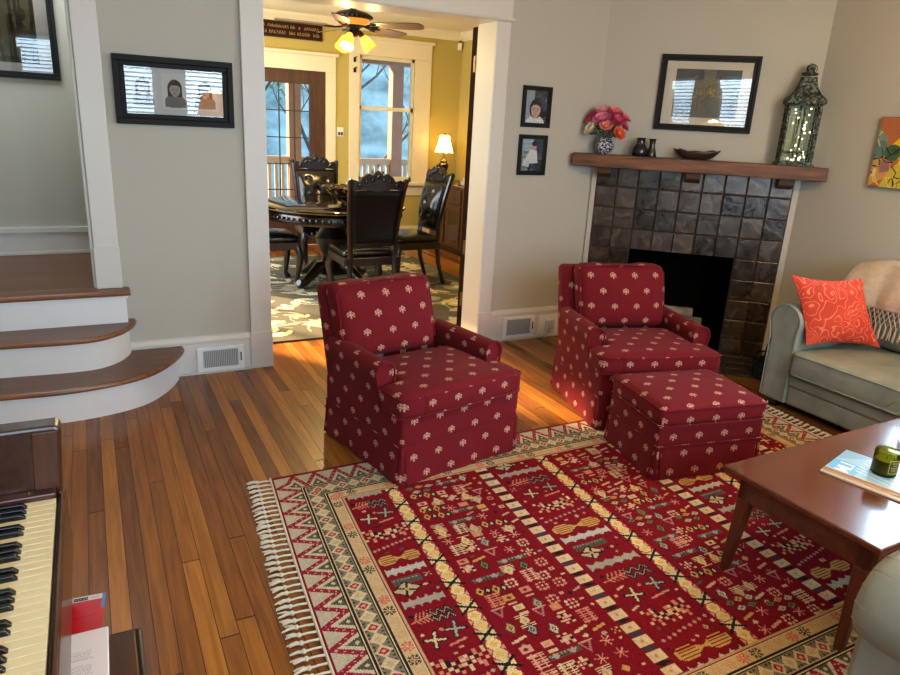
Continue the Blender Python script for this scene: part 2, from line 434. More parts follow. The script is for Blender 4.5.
for i in range(0,len(xs),2): mb.box((xs[i],YN-.12,0),(xs[i+1],YN,H))
mb.box((XL,YN-.12,0),(XR,YN,.72)); mb.box((XL,YN-.12,2.42),(XR,YN,H)); struct(mb.build('wall_front',WALL,smooth=False))
for k,(a,b) in enumerate(WINS):
    f=MB()
    for p,q in (((a-.07,YN-.02,.66),(a,YN+.025,2.5)),((b,YN-.02,.66),(b+.07,YN+.025,2.5)),((a-.07,YN-.02,2.42),(b+.07,YN+.025,2.52)),((a-.07,YN-.02,.66),(b+.07,YN+.04,.72)),((a,YN-.08,1.40),(b,YN-.04,1.44)),((a,YN-.08,.72),(a+.035,YN-.04,2.42)),((b-.035,YN-.08,.72),(b,YN-.04,2.42))): f.box(p,q)
    w=struct(f.build('window_%d'%(k+1),TRIM,smooth=False))
    f=MB(); f.box((a,YN-.07,.72),(b,YN-.066,2.42)); f.build('pane',WPANE,w,smooth=False)
    f=MB()
    for i in range(32):
        z=.78+i*.051
        f.add([(a+.01,YN-.035,z),(b-.01,YN-.035,z),(b-.01,YN+.0,z-.020),(a+.01,YN+.0,z-.020)],[(0,1,2,3)])
    f.build('blind',plain('blind_white_%d'%k,lin(225,222,215),.6),w,smooth=False)
# dining room walls
mb=MB()
for a,b in (((XDL-.1,YD,0),(1.74,YD+.12,2.65)),((2.60,YD,0),(3.02,YD+.12,2.65)),((3.75,YD,0),(XD,YD+.12,2.65)),((1.74,YD,2.05),(2.60,YD+.12,2.65)),((3.02,YD,0),(3.75,YD+.12,.79)),((3.02,YD,2.28),(3.75,YD+.12,2.65))): mb.box(a,b)
struct(mb.build('wall_dining_back',WALLD,smooth=False))
mb=MB(); mb.box((XD,YB,0),(XD+.12,YD+.12,2.65)); struct(mb.build('wall_dining_right',WALLD,smooth=False))
mb=MB()
for a,b in (((XDL-.1,YB,0),(XDL,5.5,2.65)),((XDL-.1,7.7,0),(XDL,YD,2.65)),((XDL-.1,5.5,0),(XDL,7.7,.35)),((XDL-.1,5.5,2.04),(XDL,7.7,2.65))): mb.box(a,b)
struct(mb.build('wall_dining_left',WALLD,smooth=False))
mb=MB()
for y in (5.5,6.2,6.93,7.64): mb.box((XDL-.07,y,.35),(XDL-.02,y+.05,2.05))
for z in (.35,1.25,2.0): mb.box((XDL-.07,5.5,z),(XDL-.02,7.7,z+.05))
struct(mb.build('window_6',TRIMD,smooth=False))
# crown moulding in the dining room
mb=MB()
pr=[(0,2.55),(.014,2.55),(.022,2.575),(.055,2.625),(.06,2.65),(0,2.65)]
mb.prism([(YD-a,z) for a,z in pr],XDL,XD,'x'); mb.prism([(XD-a,z) for a,z in pr],YB,YD,'y')
struct(mb.build('trim_crown',TRIMD,smooth=False))
# doorway casing
def casing(name,boxes,m=TRIM,bev=.004):
    k=MB()
    for a,b in boxes: k.box(a,b)
    return struct(k.build(name,m,bevel=bev,smooth=False))
casing('trim_1',[((.815,YW-.022,0),(.944,YW+.0,2.2)),((.81,YW-.026,0),(.949,YW,.24))])
casing('trim_2',[((2.45,YW-.022,0),(2.553,YW,2.2)),((2.445,YW-.026,0),(2.557,YW,.24))])
casing('trim_3',[((.81,YW-.024,2.2),(2.56,YW,2.42)),((.79,YW-.036,2.205),(2.575,YW,2.222)),((.78,YW-.05,2.42),(2.59,YW,2.45))])
casing('trim_4',[((.85,YW-.01,0),(.944,YB+.03,2.2)),((2.45,YW-.01,0),(2.53,YB+.02,2.2)),((.85,YW-.01,2.2),(2.53,YB+.03,2.28))],TRIMD)
# dark wooden door folded back beside the right jamb
d1=MB(); d1.box((2.462,YB+.02,.01),(2.50,YB+.115,2.19)); d1.box((2.50,YB+.03,.01),(3.25,YB+.075,2.19))
d1=struct(d1.build('door_1',plain('dark_door_wood',lin(44,25,14),.8,spec=.02,var=.3,vscale=12),bevel=.003,smooth=False))
for z in (.22,.62,1.9):
    k=MB(); k.box((2.452,YB+.03,z),(2.462,YB+.062,z+.10)); k.tube([(2.452,YB+.026,z-.005),(2.452,YB+.026,z+.105)],.007); k.build('hinge',BRASS,d1)
# baseboards
def base_profile(t=.018): return [(0,0),(-t-.012,0),(-t-.012,.015),(-t,.02),(-t,.195),(-t-.006,.2),(-t-.006,.212),(-t+.004,.232),(0,.238)]
mb=MB(); mb.prism([(YW+a,z) for a,z in base_profile()],.12,.812,'x'); struct(mb.build('baseboard_left',TRIM,smooth=False))
mb=MB(); mb.prism([(YW+a,z) for a,z in base_profile()],2.556,3.36,'x'); struct(mb.build('baseboard_back',TRIM,smooth=False))
mb=MB(); mb.prism([(XR+a,z*.95) for a,z in base_profile()],YN,3.245,'y'); struct(mb.build('baseboard_right',TRIM,smooth=False))
# stair opening post
casing('trim_5',[((-.012,YW-.024,.57),(.111,YW,2.4)),((-.012,YW,.57),(.09,YB+.02,2.4)),((-.017,YW-.03,.57),(.115,YW,.80))])
casing('trim_6',[((XL,YW-.024,2.35),(.12,YW,2.5))])
casing('trim_7',[((-.03,YW-.006,.57),(-.012,YB,2.4))])
# stairwell base moulding
casing('baseboard_stairwell',[((XL,5.275,.57),(.12,5.3,.595)),((XL,5.283,.595),(.12,5.3,.715)),((XL,5.272,.715),(.12,5.3,.755))])
# stairs
def smoothpts(p,n=6):
    out=[]
    for i in range(len(p)-1):
        p0=p[max(i-1,0)];p1=p[i];p2=p[i+1];p3=p[min(i+2,len(p)-1)]
        for k in range(n):
            t=k/n
            out.append(tuple(.5*((2*p1[j])+(-p0[j]+p2[j])*t+(2*p0[j]-5*p1[j]+4*p2[j]-p3[j])*t*t+(-p0[j]+3*p1[j]-3*p2[j]+p3[j])*t**3) for j in range(2)))
    out.append(tuple(p[-1])); return out
def inset(p,d):
    out=[]
    for i,q in enumerate(p):
        a=Vector(p[max(i-1,0)]);b=Vector(p[min(i+1,len(p)-1)]);t=(b-a).normalized(); n=Vector((-t.y,t.x)); out.append((q[0]+n.x*d,q[1]+n.y*d))
    return out
stairs=bpy.data.objects.new('stairs',None); COL.objects.link(stairs); struct(stairs)
n1=smoothpts([(XL,3.70),(-.476,3.685),(-.242,3.668),(-.046,3.69),(.112,3.742),(.227,3.825),(.33,3.97),(.40,4.13),(.405,YW)])
n2=smoothpts([(XL,3.915),(-.472,3.905),(-.179,3.885),(-.03,3.905),(.075,3.985),(.135,4.09),(.158,4.17),(.16,YW)])
for pts,z in ((n1,.19),(n2,.38)):
    k=MB(); k.prism(pts+[(XL,YW)],z-.028,z); k.build('tread',TREAD,stairs,bevel=.008,seg=3)
    k=MB(); k.tube([(x,y,z-.015) for x,y in inset(pts,.006)],.0145,8); k.build('nosing',NOSE,stairs)
    r=inset(pts,.032); k=MB(); k.prism(r+[(XL,YW)],z-.19,z-.026); k.build('riser',WHITE,stairs)
    r=inset(pts,.022); k=MB(); k.prism(r+[(XL,YW)],z-.045,z-.027); k.build('cove_moulding',WHITE,stairs)
k=MB(); k.box((XL,4.11,.542),(.148,YW-.001,.57)); k.box((XL,YW,.52),(.12,5.3,.57)); k.build('landing',TREAD,stairs,bevel=.006,seg=3)
k=MB(); k.tube([(XL,4.112,.555),(.148,4.112,.555)],.0145,8); k.build('nosing',NOSE,stairs)
k=MB(); k.box((XL,4.14,.36),(.125,YW-.002,.545)); k.box((XL,4.128,.525),(.135,YW-.002,.543)); k.build('riser',WHITE,stairs,smooth=False)
# dining door with glass
dd=MB(); X0,X1=1.74,2.60
for a,b in (((X0,YD+.02,.01),(1.87,YD+.065,2.05)),((2.41,YD+.02,.01),(X1,YD+.065,2.05)),((1.87,YD+.02,1.90),(2.41,YD+.065,2.05)),((1.87,YD+.02,.01),(2.41,YD+.065,.38))): dd.box(a,b)
dd.box((1.90,YD+.01,.08),(2.38,YD+.02,.32))
dd=struct(dd.build('door_2',BROWNDOOR,bevel=.004,smooth=False))
k=MB()
for i in (1,2): k.box((1.87+.18*i-.006,YD+.03,.38),(1.87+.18*i+.006,YD+.055,1.90))
for i in range(1,5): k.box((1.87,YD+.03,.38+.304*i-.006),(2.41,YD+.055,.38+.304*i+.006))
k.build('muntins',plain('lead_grey',lin(50,44,42),.5),dd,smooth=False)
k=MB(); k.box((1.87,YD+.04,.38),(2.41,YD+.044,1.90)); k.build('pane',WPANE,dd,smooth=False)
k=MB(); k.ball((2.52,YD-.03,.95),.03,12); k.tube([(2.52,YD+.02,.95),(2.52,YD-.03,.95)],.011); k.build('door_knob',BRASS,dd)
casing('trim_8',[((2.60,YD-.02,0),(2.72,YD,2.05)),((1.62,YD-.02,0),(1.74,YD,2.05)),((1.62,YD-.022,2.05),(2.72,YD,2.22)),((1.59,YD-.045,2.22),(2.75,YD,2.255))],TRIMD)
# dining window
wn=MB()
for a,b in (((2.89,YD-.022,.72),(3.02,YD,2.28)),((3.75,YD-.022,.72),(3.97,YD,2.28)),((2.89,YD-.024,2.28),(3.97,YD,2.46)),((2.86,YD-.05,2.46),(4.0,YD,2.495)),((2.85,YD-.07,.75),(4.0,YD,.79)),((2.89,YD-.02,.62),(3.97,YD,.75))): wn.box(a,b)
wn=struct(wn.build('window_5',TRIMD,bevel=.004,smooth=False))
k=MB()
for a,b in (((3.02,YD+.02,.79),(3.055,YD+.06,2.28)),((3.715,YD+.02,.79),(3.75,YD+.06,2.28)),((3.02,YD+.02,2.24),(3.75,YD+.06,2.28)),((3.02,YD+.02,1.655),(3.75,YD+.06,1.70)),((3.02,YD+.02,.79),(3.75,YD+.06,.85))): k.box(a,b)
k.build('sash',TRIMD,wn,smooth=False)
k=MB(); k.box((3.05,YD+.035,.84),(3.72,YD+.038,2.25)); k.build('pane',WPANE,wn,smooth=False)
casing('baseboard_dining',[((2.72,YD-.02,0),(XD,YD,.22)),((XD-.02,YB,0),(XD,YD,.22)),((.25,YD-.02,0),(1.62,YD,.22))],TRIMD)

# ------------------------------------------------------------------ fireplace
fp=thing('fireplace','corner fireplace faced with dark glazed square tiles around a black firebox','fireplace',FC,TH)
X0,X1=.04,1.394; P=(X1-X0)/9; RH=.1515; ZT=1.318
mb=MB(); mb.box((X0,-.018,0),(.34,0.0,ZT)); mb.box((1.09,-.018,0),(X1,0.0,ZT)); mb.box((.34,-.018,.713),(1.09,0.0,ZT)); mb.build('grout_backing',GROUT,fp,smooth=False)
mb=MB()
for i in range(9):
    for j in range(9):
        z1=1.316-RH*j; z0=z1-RH
        if z0<-.01: z0=0
        if z1<=.01: continue
        if 2<=i<=6 and z1<.72: continue
        g=.0035; x0=X0+P*i+g; x1=X0+P*(i+1)-g
        d=.003*((i*7+j*5)%4)/4; mb.box((x0,-.029-d,z0+g),(x1,-.004,z1-g))
mb.build('tile_surround',TILE,fp,bevel=.0045,seg=2,smooth=False)
FB=plain('firebox_soot',lin(9,8,7),1,spec=.02,var=.4,vscale=8)
mb=MB()
mb.add([(.34,-.018,0),(1.09,-.018,0),(.97,.40,0),(.46,.40,0),(.34,-.018,.72),(1.09,-.018,.72),(.97,.40,.72),(.46,.40,.72)],[(0,1,2,3),(7,6,5,4),(3,2,6,7),(0,3,7,4),(1,5,6,2)])
mb.build('firebox',FB,fp,smooth=False)
mb=MB(); mb.box((.46,.395,0),(.97,.46,.8)); mb.box((.3,.12,.70),(1.15,.46,.8)); mb.build('chimney_back',FB,fp,smooth=False)
for x in (.092,.712,1.325):
    mb=MB(); mb.prism([(-.03,1.305),(-.03,1.232),(-.075,1.232),(-.115,1.262),(-.115,1.305)],x-.05,x+.05,'x'); mb.build('corbel',wood('corbel_oak_%d'%int(x*10),lin(62,30,16),lin(100,54,30),0,3,.6),fp,bevel=.004)
# mantel shelf, ends cut to the two walls
mb=MB()
mb.prism([(-.142,-.20),(1.553,-.20),(1.553,-.125),(1.442,-.002),(0.0,-.002),(-.142,-.130)],1.304,1.394,'z')
mb.build('mantel_shelf',MANTEL,fp,bevel=.006,seg=2)
HEARTH=plain('hearth_tile',lin(34,28,26),.35,var=.3,vscale=5)
mb=MB()
for i in range(9):
    for j in range(4): mb.rbox((X0+P*i+.003,-.60+.145*j+.003,.0),(X0+P*(i+1)-.003,-.60+.145*(j+1)-.003,.008),.003,1)
mb.build('hearth',HEARTH,fp)
mb=fl(); mb.box((.004,-.02,0),(.038,-.001,1.30)); mb.box((1.396,-.02,0),(1.434,-.001,1.30)); struct(mb.build('trim_9',plain('trim_stone',lin(186,180,166),.6),smooth=False))
def fpw(s,off,z=0): q=FC+FD*s-FN*off; return (q.x,q.y,z)
# grate and logs
gr=thing('fire_grate','black iron grate on the firebox floor holding the logs','grate',fpw(.715,-.17,0),TH)
mb=MB()
for x in (-.2,-.1,0,.1,.2): mb.tube([(x,-.14,.14),(x,-.13,.07),(x,.13,.07)],.008)
mb.tube([(-.22,-.1,.062),(.22,-.1,.062)],.008); mb.tube([(-.22,.1,.062),(.22,.1,.062)],.008); mb.build('bars',BLACKM,gr)
for x in (-.2,.2):
    for y in (-.1,.1):
        mb=MB(); mb.tube([(x,y,0),(x,y,.065)],.008); mb.build('leg',BLACKM,gr)
BIRCH=plain('birch_bark',lin(150,140,126),.9,bump=.3,bscale=30,var=.5,vscale=14); ENDW=plain('log_end',lin(170,140,100),.9)
for (x0,y0,z0,x1,y1,z1,r,lab) in ((-.24,-.06,.125,.2,-.03,.125,.047,'pale bark log at the front of the fire grate'),(-.17,.06,.13,.24,.05,.13,.05,'pale bark log at the back of the fire grate'),(-.24,.02,.215,.16,-.02,.225,.043,'pale bark log lying on top of the two others in the firebox')):
    L_=thing('log',lab,'log',fpw(.715,-.17,0),TH,'logs in the fireplace')
    mb=MB(); n=9; mb.tube([(x0+(x1-x0)*i/n,y0+(y1-y0)*i/n+.004*sin(i*2.1),z0+(z1-z0)*i/n+.003*cos(i*3)) for i in range(n+1)],[r*(1+.05*sin(i*1.7)) for i in range(n+1)],14); mb.build('bark',BIRCH,L_)
    for xa,ya,za,sg in ((x0,y0,z0,-1),(x1,y1,z1,1)):
        mb=MB(); mb.tube([(xa+sg*.002,ya,za),(xa-sg*.004,ya,za)],r*.9,14); mb.build('cut_end',ENDW,L_)

# ------------------------------------------------------------------ framed pictures
def frame(name,label,M,w,h,fw,depth,matw,artfn,res=.004,fm=BLACK,cat='picture',inner=None,matcol=lin(226,222,212),step=True,pane=True,group=None):
    """M places local x right, z up, y into the wall; centre at origin"""
    t=thing(name,label,cat,group=group); t.matrix_world=M
    k=MB()
    def ring(a,b,y0,y1):   # a outer half sizes, b inner half sizes
        (ax,az),(bx,bz)=a,b
        for q in (((-ax,y0,-az),(ax,y1,-bz)),((-ax,y0,bz),(ax,y1,az)),((-ax,y0,-bz),(-bx,y1,bz)),((bx,y0,-bz),(ax,y1,bz))): k.box(*q)
    ring((w/2,h/2),(w/2-fw*.55,h/2-fw*.55),-depth,-.001)
    ring((w/2-fw*.55,h/2-fw*.55),(w/2-fw,h/2-fw),-depth*.72,-.001)
    k.build('frame',fm,t,bevel=.003,smooth=False)
    iw,ih=w-2*fw,h-2*fw
    if matw:
        k=MB(); k.box((-iw/2,-.006,-ih/2),(iw/2,-.003,ih/2)); k.build('mat_board',plain('mat_board',matcol,.9),t,smooth=False)
    aw,ah=iw-2*matw[0] if matw else iw, ih-2*matw[1] if matw else ih
    r=Ras(aw,ah,res,(.5,.5,.5)); artfn(r)
    r.build('print',PRINT,lambda X,Y:(X-aw/2,np.full_like(X,-.007),ah/2-Y),t)
    if pane:
        k=MB(); k.box((-iw/2,-.0125,-ih/2),(iw/2,-.0105,ih/2)); k.build('glass',PANE,t,smooth=False)
    return t
PRINT=facecol('printed_paper',.7)
def wm(x,y,z,rz=0): return Matrix.Translation((x,y,z))@Matrix.Rotation(rz,4,'Z')
def portrait(r,cx,cy,s,hair,skin,cloth,bg=None,short=False):
    r.ell(cx,cy+s*1.55,s*1.25,s*.85,cloth); r.rect(cx-s*1.25,cy+s*1.55,cx+s*1.25,cy+s*2.2,cloth)
    r.ell(cx,cy-.05*s,s*.86,s*1.05,hair)
    if not short: r.rect(cx-s*.86,cy,cx+s*.86,cy+s*.95,hair)
    r.rect(cx-s*.25,cy+s*.5,cx+s*.25,cy+s*1.0,[c*.8 for c in skin])
    r.ell(cx,cy+.12*s,s*.62,s*.8,skin)
    r.poly([(cx-s*.62,cy-.1*s),(cx-s*.5,cy-.75*s),(cx+s*.5,cy-.75*s),(cx+s*.62,cy-.1*s),(cx+s*.3,cy-.42*s),(cx-s*.35,cy-.42*s)],hair)
    for d in (-1,1):
        r.ell(cx+d*s*.25,cy+.08*s,s*.11,s*.06,(.04,.03,.03)); r.line(cx+d*s*.15,cy-.08*s,cx+d*s*.36,cy-.08*s,s*.05,[c*.6 for c in hair])
    r.line(cx,cy+.12*s,cx+s*.04,cy+.34*s,s*.06,[c*.75 for c in skin]); r.ell(cx,cy+.56*s,s*.2,s*.06,[skin[0]*.6,skin[1]*.4,skin[2]*.4])
def trip(r):
    r.a[:]=lin(214,212,208)
    for i,(x,hair) in enumerate(((.085,lin(60,56,54)),(.245,lin(66,58,52)),(.400,lin(58,52,50)))):
        r.rect(x-.066,.022,x+.066,.208,lin(226,223,217))
        r.clip=(r.X>x-.064)&(r.X<x+.064)&(r.Y>.024)&(r.Y<.2)
        portrait(r,x,.1,.043,hair,lin(176,164,152),lin(128,122,118))
        r.clip=None
frame('picture_frame','wide black frame with three sepia child portraits beside the stairs',wm(.462,YW,1.633),.605,.347,.055,.03,None,trip,.0032,group=None)
def ph1(r):
    r.a[:]=lin(70,66,58); r.rect(0,0,.07,.3,lin(150,160,160)); r.rect(.13,.0,.2,.3,lin(52,46,40))
    portrait(r,.085,.120,.062,lin(60,44,36),lin(206,160,138),lin(226,220,214),short=True)
frame('picture_frame','upper of the two small black frames, person smiling in a white shirt',wm(2.812,YW,1.689),.238,.272,.03,.02,None,ph1,.003)
def ph2(r):
    r.a[:]=lin(120,128,124); r.rect(.1,0,.2,.25,lin(44,42,38)); r.rect(0,0,.09,.08,lin(150,176,186))
    for i in range(6): r.line(0,.02+.03*i,.09,.015+.03*i,.004,lin(196,204,204))
    r.poly([(.07,.07),(.125,.075),(.14,.16),(.06,.17),(.03,.14)],lin(222,214,206)); r.ell(.1,.045,.022,.028,lin(200,152,128)); r.ell(.105,.03,.024,.018,lin(40,30,26))
    r.rect(.06,.165,.15,.25,lin(40,46,62)); r.poly([(.02,.13),(.07,.14),(.07,.19),(.01,.18)],lin(210,206,200))
frame('picture_frame','lower of the two small black frames, person in white shirt leaning forward',wm(2.808,YW,1.365),.236,.276,.03,.02,None,ph2,.003)
def sketch(r):
    r.a[:]=lin(112,112,104); R=random.Random(4); W,Hh=r.W,r.H
    r.rect(0,0,W,Hh*.22,lin(86,90,90)); r.poly([(W*.42,0),(W*.62,0),(W*.6,Hh*.3),(W*.44,Hh*.3)],lin(128,122,106))
    for i in range(60):
        x=W*(.5+R.gauss(0,.1)); y=Hh*(.45+R.gauss(0,.12)); r.line(x,y,x+R.uniform(-.04,.04),y+R.uniform(-.03,.03),.005,lin(*R.choice(((150,128,70),(186,160,84),(110,92,64),(132,112,80)))))
    r.rect(W*.03,Hh*.25,W*.1,Hh*.95,lin(98,98,92)); r.rect(W*.88,Hh*.2,W*.95,Hh*.95,lin(96,94,88))
    for i in range(14): x=R.uniform(0,W); r.line(x,Hh*R.uniform(.2,.5),x+.01,Hh*R.uniform(.6,.98),.004,lin(96,92,84))
M_=FM@Matrix.Translation((.722,0,1.838))
frame('picture_frame','large black framed sketch in a cream mat hanging above the mantel',M_,.652,.503,.042,.026,(.068,.05),sketch,.005,matcol=lin(216,206,184))
def forest(r):
    r.a[:]=lin(74,76,50); R=random.Random(2)
    for i in range(80): r.ell(R.uniform(0,r.W),R.uniform(0,r.H),R.uniform(.01,.06),R.uniform(.01,.05),lin(*R.choice(((82,84,54),(60,66,40),(98,98,66),(52,52,36),(88,76,50)))))
    for i in range(11):
        x=.02+i*r.W/11; r.pl([(x,0),(x+R.uniform(-.02,.02),r.H*.5),(x+R.uniform(-.03,.03),r.H)],R.uniform(.012,.03),lin(48,36,24))
frame('picture_frame','black framed forest print high on the stairwell wall',wm(-.435,5.3,2.09),.67,.82,.04,.025,(.068,.05),forest,.006)
def abstract(r):
    R=random.Random(11); r.a[:]=lin(176,104,66); W,Hh=r.W,r.H
    r.poly([(0,Hh*.15),(W*.2,Hh*.3),(W*.12,Hh*.6),(0,Hh*.62)],lin(120,142,132)); r.poly([(W*.1,Hh*.55),(W*.5,Hh*.2),(W*.8,Hh*.55)],lin(232,190,30))
    r.poly([(0,Hh*.62),(W*.3,Hh*.56),(W*.4,Hh*.8),(0,Hh)],lin(196,150,92)); r.poly([(W*.3,Hh*.8),(W*.5,Hh*.6),(W,Hh*.7),(W,Hh),(W*.2,Hh)],lin(196,178,70)); r.poly([(W*.6,0),(W,0),(W,Hh*.5)],lin(150,70,50))
    r.poly([(W*.12,Hh*.62),(W*.3,Hh*.6),(W*.34,Hh*.76),(W*.16,Hh*.8)],lin(150,108,100)); r.ell(W*.1,Hh*.45,.04,.05,lin(92,120,120)); r.ell(W*.33,Hh*.5,.05,.05,lin(70,96,70)); r.rect(W*.04,Hh*.74,W*.1,Hh*.86,lin(226,204,130))
    for i in range(28):
        x,y=R.uniform(0,W),R.uniform(0,Hh); p=[(x,y)]
        for j in range(4): x+=R.uniform(-.05,.05); y+=R.uniform(-.05,.05); p.append((x,y))
        r.pl(p,.006,lin(*R.choice(((40,28,24),(60,40,30),(230,200,90),(44,40,36)))))
t=thing('painting','unframed bright abstract canvas with a yellow triangle on the right wall','painting',(XR,2.59,1.516),-pi/2)
mb=MB(); mb.box((-.17,-.03,-.21),(.17,-.001,.21)); mb.build('canvas_edge',plain('canvas_edge',lin(40,26,20),.8),t,smooth=False)
r=Ras(.335,.415,.004,(0,0,0)); abstract(r); r.build('painted_face',PRINT,lambda X,Y:(X-.1675,np.full_like(X,-.0315),.2075-Y),t)

# ------------------------------------------------------------------ on the mantel
def mz(s,off): return fpw(s,off,1.394)
# lantern
def verd():
    m,nt,b_=newmat('verdigris_metal'); L=nt.links.new; setp(b_,Roughness=.65,Metallic=.2)
    tc=nt.nodes.new('ShaderNodeTexCoord'); nz=nt.nodes.new('ShaderNodeTexNoise'); nz.inputs['Scale'].default_value=55; nz.inputs['Detail'].default_value=2; L(tc.outputs['Object'],nz.inputs[0])
    r=nt.nodes.new('ShaderNodeValToRGB'); e=r.color_ramp.elements; e[0].position=.46; e[0].color=c4(lin(28,25,22)); e[1].position=.66; e[1].color=c4(lin(112,126,112)); L(nz.outputs['Fac'],r.inputs[0]); L(r.outputs[0],b_.inputs['Base Color'])
    bp=nt.nodes.new('ShaderNodeBump'); bp.inputs['Strength'].default_value=.15; bp.inputs['Distance'].default_value=.003; L(nz.outputs['Fac'],bp.inputs['Height']); L(bp.outputs['Normal'],b_.inputs['Normal']); return m
VERD=verd()
LGL=glassy('lantern_glass',(.90,.93,.80),.03,1.12)
la=thing('lantern','tall verdigris metal lantern with fairy lights on the right end of the mantel','lantern',mz(1.342,.108),TH)
mb=MB(); mb.box((-.116,-.09,0),(.116,.09,.014)); mb.frust((0,0),(.212,.168),(.204,.16),.014,.03); mb.build('base',VERD,la,bevel=.002,smooth=False)
def lan(x,y,z): return (x*1.06,y,z)
for sx in (-1,1):
    for sy in (-1,1):
        mb=MB(); q0=lan(sx*.09,sy*.072,.03); mb.box((q0[0]-.008,q0[1]-.007,.03),(q0[0]+.008,q0[1]+.007,.39)); mb.build('post',VERD,la,bevel=.003,smooth=False)
mb=MB()
for sy in (-1,1): mb.box((-.006,sy*.072-.005,.03),(.006,sy*.072+.005,.39)); mb.box((-.095,sy*.072-.005,.082),(.095,sy*.072+.005,.094))
for sx in (-1,1): mb.box((sx*.0954-.006,-.008,.03),(sx*.0954+.006,.008,.39)); mb.box((sx*.0954-.005,-.072,.082),(sx*.0954+.005,.072,.094))
mb.build('glazing_bars',VERD,la,smooth=False)
mb=MB()
for sy in (-1,1): mb.add([lan(-.088,sy*.07,.03),lan(.088,sy*.07,.03),lan(.088,sy*.07,.39),lan(-.088,sy*.07,.39)],[(0,1,2,3)])
for sx in (-1,1): mb.add([lan(sx*.088,-.07,.03),lan(sx*.088,.07,.03),lan(sx*.088,.07,.39),lan(sx*.088,-.07,.39)],[(0,1,2,3)])
mb.build('glass',LGL,la,smooth=False)
mb=MB(); mb.frust((0,0),(.214,.172),(.236,.186),.39,.402); mb.frust((0,0),(.236,.186),(.236,.186),.402,.420)
pw=[(.226,.420),(.205,.432),(.172,.448),(.140,.468),(.114,.492),(.096,.518),(.084,.545),(.078,.568)]
for (w0,z0),(w1,z1) in zip(pw,pw[1:]): mb.frust((0,0),(w0,w0*.80),(w1,w1*.80),z0,z1)
mb.build('roof',VERD,la,smooth=False)
mb=MB()
for sx in (-1,1):
    for sy in (-1,1): mb.tube([(sx*w*.5,sy*w*.40,z) for w,z in pw],.006,6)
for j in range(7):
    for sx in (-1,1): mb.tube([(sx*(.012+.010*j)+.006*cos(t),-.085+.0004*j-.0*j,.432+.006*sin(t)) for t in [i*pi/4 for i in range(8)]],.0025,5,True)
mb.build('roof_ribs',VERD,la)
mb=MB(); mb.lathe([(.046,.578),(.052,.584),(.05,.592),(.03,.598),(.024,.606),(.031,.620),(.026,.636),(.012,.644),(.004,.652)],16); mb.build('finial',VERD,la)
mb=MB(); mb.tube([(.01+.028*cos(a),0,.618+.028*sin(a)) for a in [i*2*pi/20 for i in range(20)]],.0032,6,True); mb.build('carrying_ring',VERD,la)
FAIRY=emis('fairy_light_glow',(1,.93,.66),14)
R=random.Random(5); g=MB(); wire=[]
for i in range(34):
    z=.04+.33*(R.random()**1.7); a=R.random()*6.28; q=lan(.07*cos(a)*R.uniform(.4,1),.055*sin(a)*R.uniform(.4,1),z); wire.append((z,q))
f0=None
for z,q in sorted(wire):
    if f0 is None:
        m_=MB(); m_.ball((0,0,0),.0034,6); f0=m_.build('fairy_light',FAIRY,la); f0.location=q
    else:
        c=f0.copy(); COL.objects.link(c); c.location=q
mb=MB(); mb.tube([q for z,q in sorted(wire)],.0007,4); mb.build('light_wire',BRASS,la)
# vase with flowers
VX=.075; va_loc=mz(VX,.105)
def vase_mat():
    m,nt,b=newmat('blue_white_glaze'); setp(b,Roughness=.15); L=nt.links.new
    tc=nt.nodes.new('ShaderNodeTexCoord'); nz=nt.nodes.new('ShaderNodeTexNoise'); nz.inputs['Scale'].default_value=38; nz.inputs['Detail'].default_value=2; nz.inputs['Distortion'].default_value=2.5; L(tc.outputs['Object'],nz.inputs[0])
    r=nt.nodes.new('ShaderNodeValToRGB'); r.color_ramp.interpolation='CONSTANT'; e=r.color_ramp.elements; e[0].color=c4(lin(38,44,78)); e[1].position=.52; e[1].color=c4(lin(205,205,212)); L(nz.outputs['Fac'],r.inputs[0]); L(r.outputs[0],b.inputs['Base Color']); return m
mb=MB(); mb.lathe([(.001,.0),(.042,.0),(.045,.006),(.06,.03),(.068,.055),(.062,.08),(.045,.098),(.04,.104),(.046,.112),(.043,.112),(.036,.102),(.05,.08),(.058,.055),(.04,.012),(.001,.012)],28)
v=mb.build('vase',vase_mat()); v.location=va_loc; tag(v,'round blue and white patterned vase on the left end of the mantel','vase')
PET={}
def petal_mat(c):
    if c not in PET: PET[c]=plain('petal_%d'%len(PET),lin(*c),.6,var=.2,vscale=40)
    return PET[c]
STEM=plain('leaf_green',lin(58,84,46),.5,var=.3,vscale=30); YEL=plain('stamen_yellow',lin(226,170,60),.7)
fls=[(-.045,.285,-.02,.040,(240,172,176),'pale pink peony at the top left of the mantel bouquet'),(.035,.275,-.02,.043,(226,112,116),'coral peony with pale rim at the top right of the mantel bouquet'),
 (-.10,.245,0,.036,(186,56,92),'dark magenta peony at the upper left edge of the mantel bouquet'),(.105,.235,0,.036,(216,100,112),'coral peony at the upper right edge of the mantel bouquet'),
 (-.035,.215,-.055,.046,(232,136,168),'large pink peony in the middle of the mantel bouquet'),(.065,.205,-.05,.044,(206,72,112),'deep pink peony right of the centre of the mantel bouquet'),
 (-.125,.205,-.01,.030,(206,80,92),'small red peony at the left edge of the mantel bouquet'),(.0,.16,-.07,.034,(240,148,136),'salmon peony with yellow heart low in the centre of the mantel bouquet'),
 (-.10,.135,-.05,.038,(240,222,196),'white peony at the lower left of the mantel bouquet'),(.085,.105,-.06,.034,(228,100,78),'orange red peony drooping at the lower right of the mantel bouquet'),(.115,.165,-.01,.027,(196,56,104),'small crimson peony bud at the right edge of the mantel bouquet')]
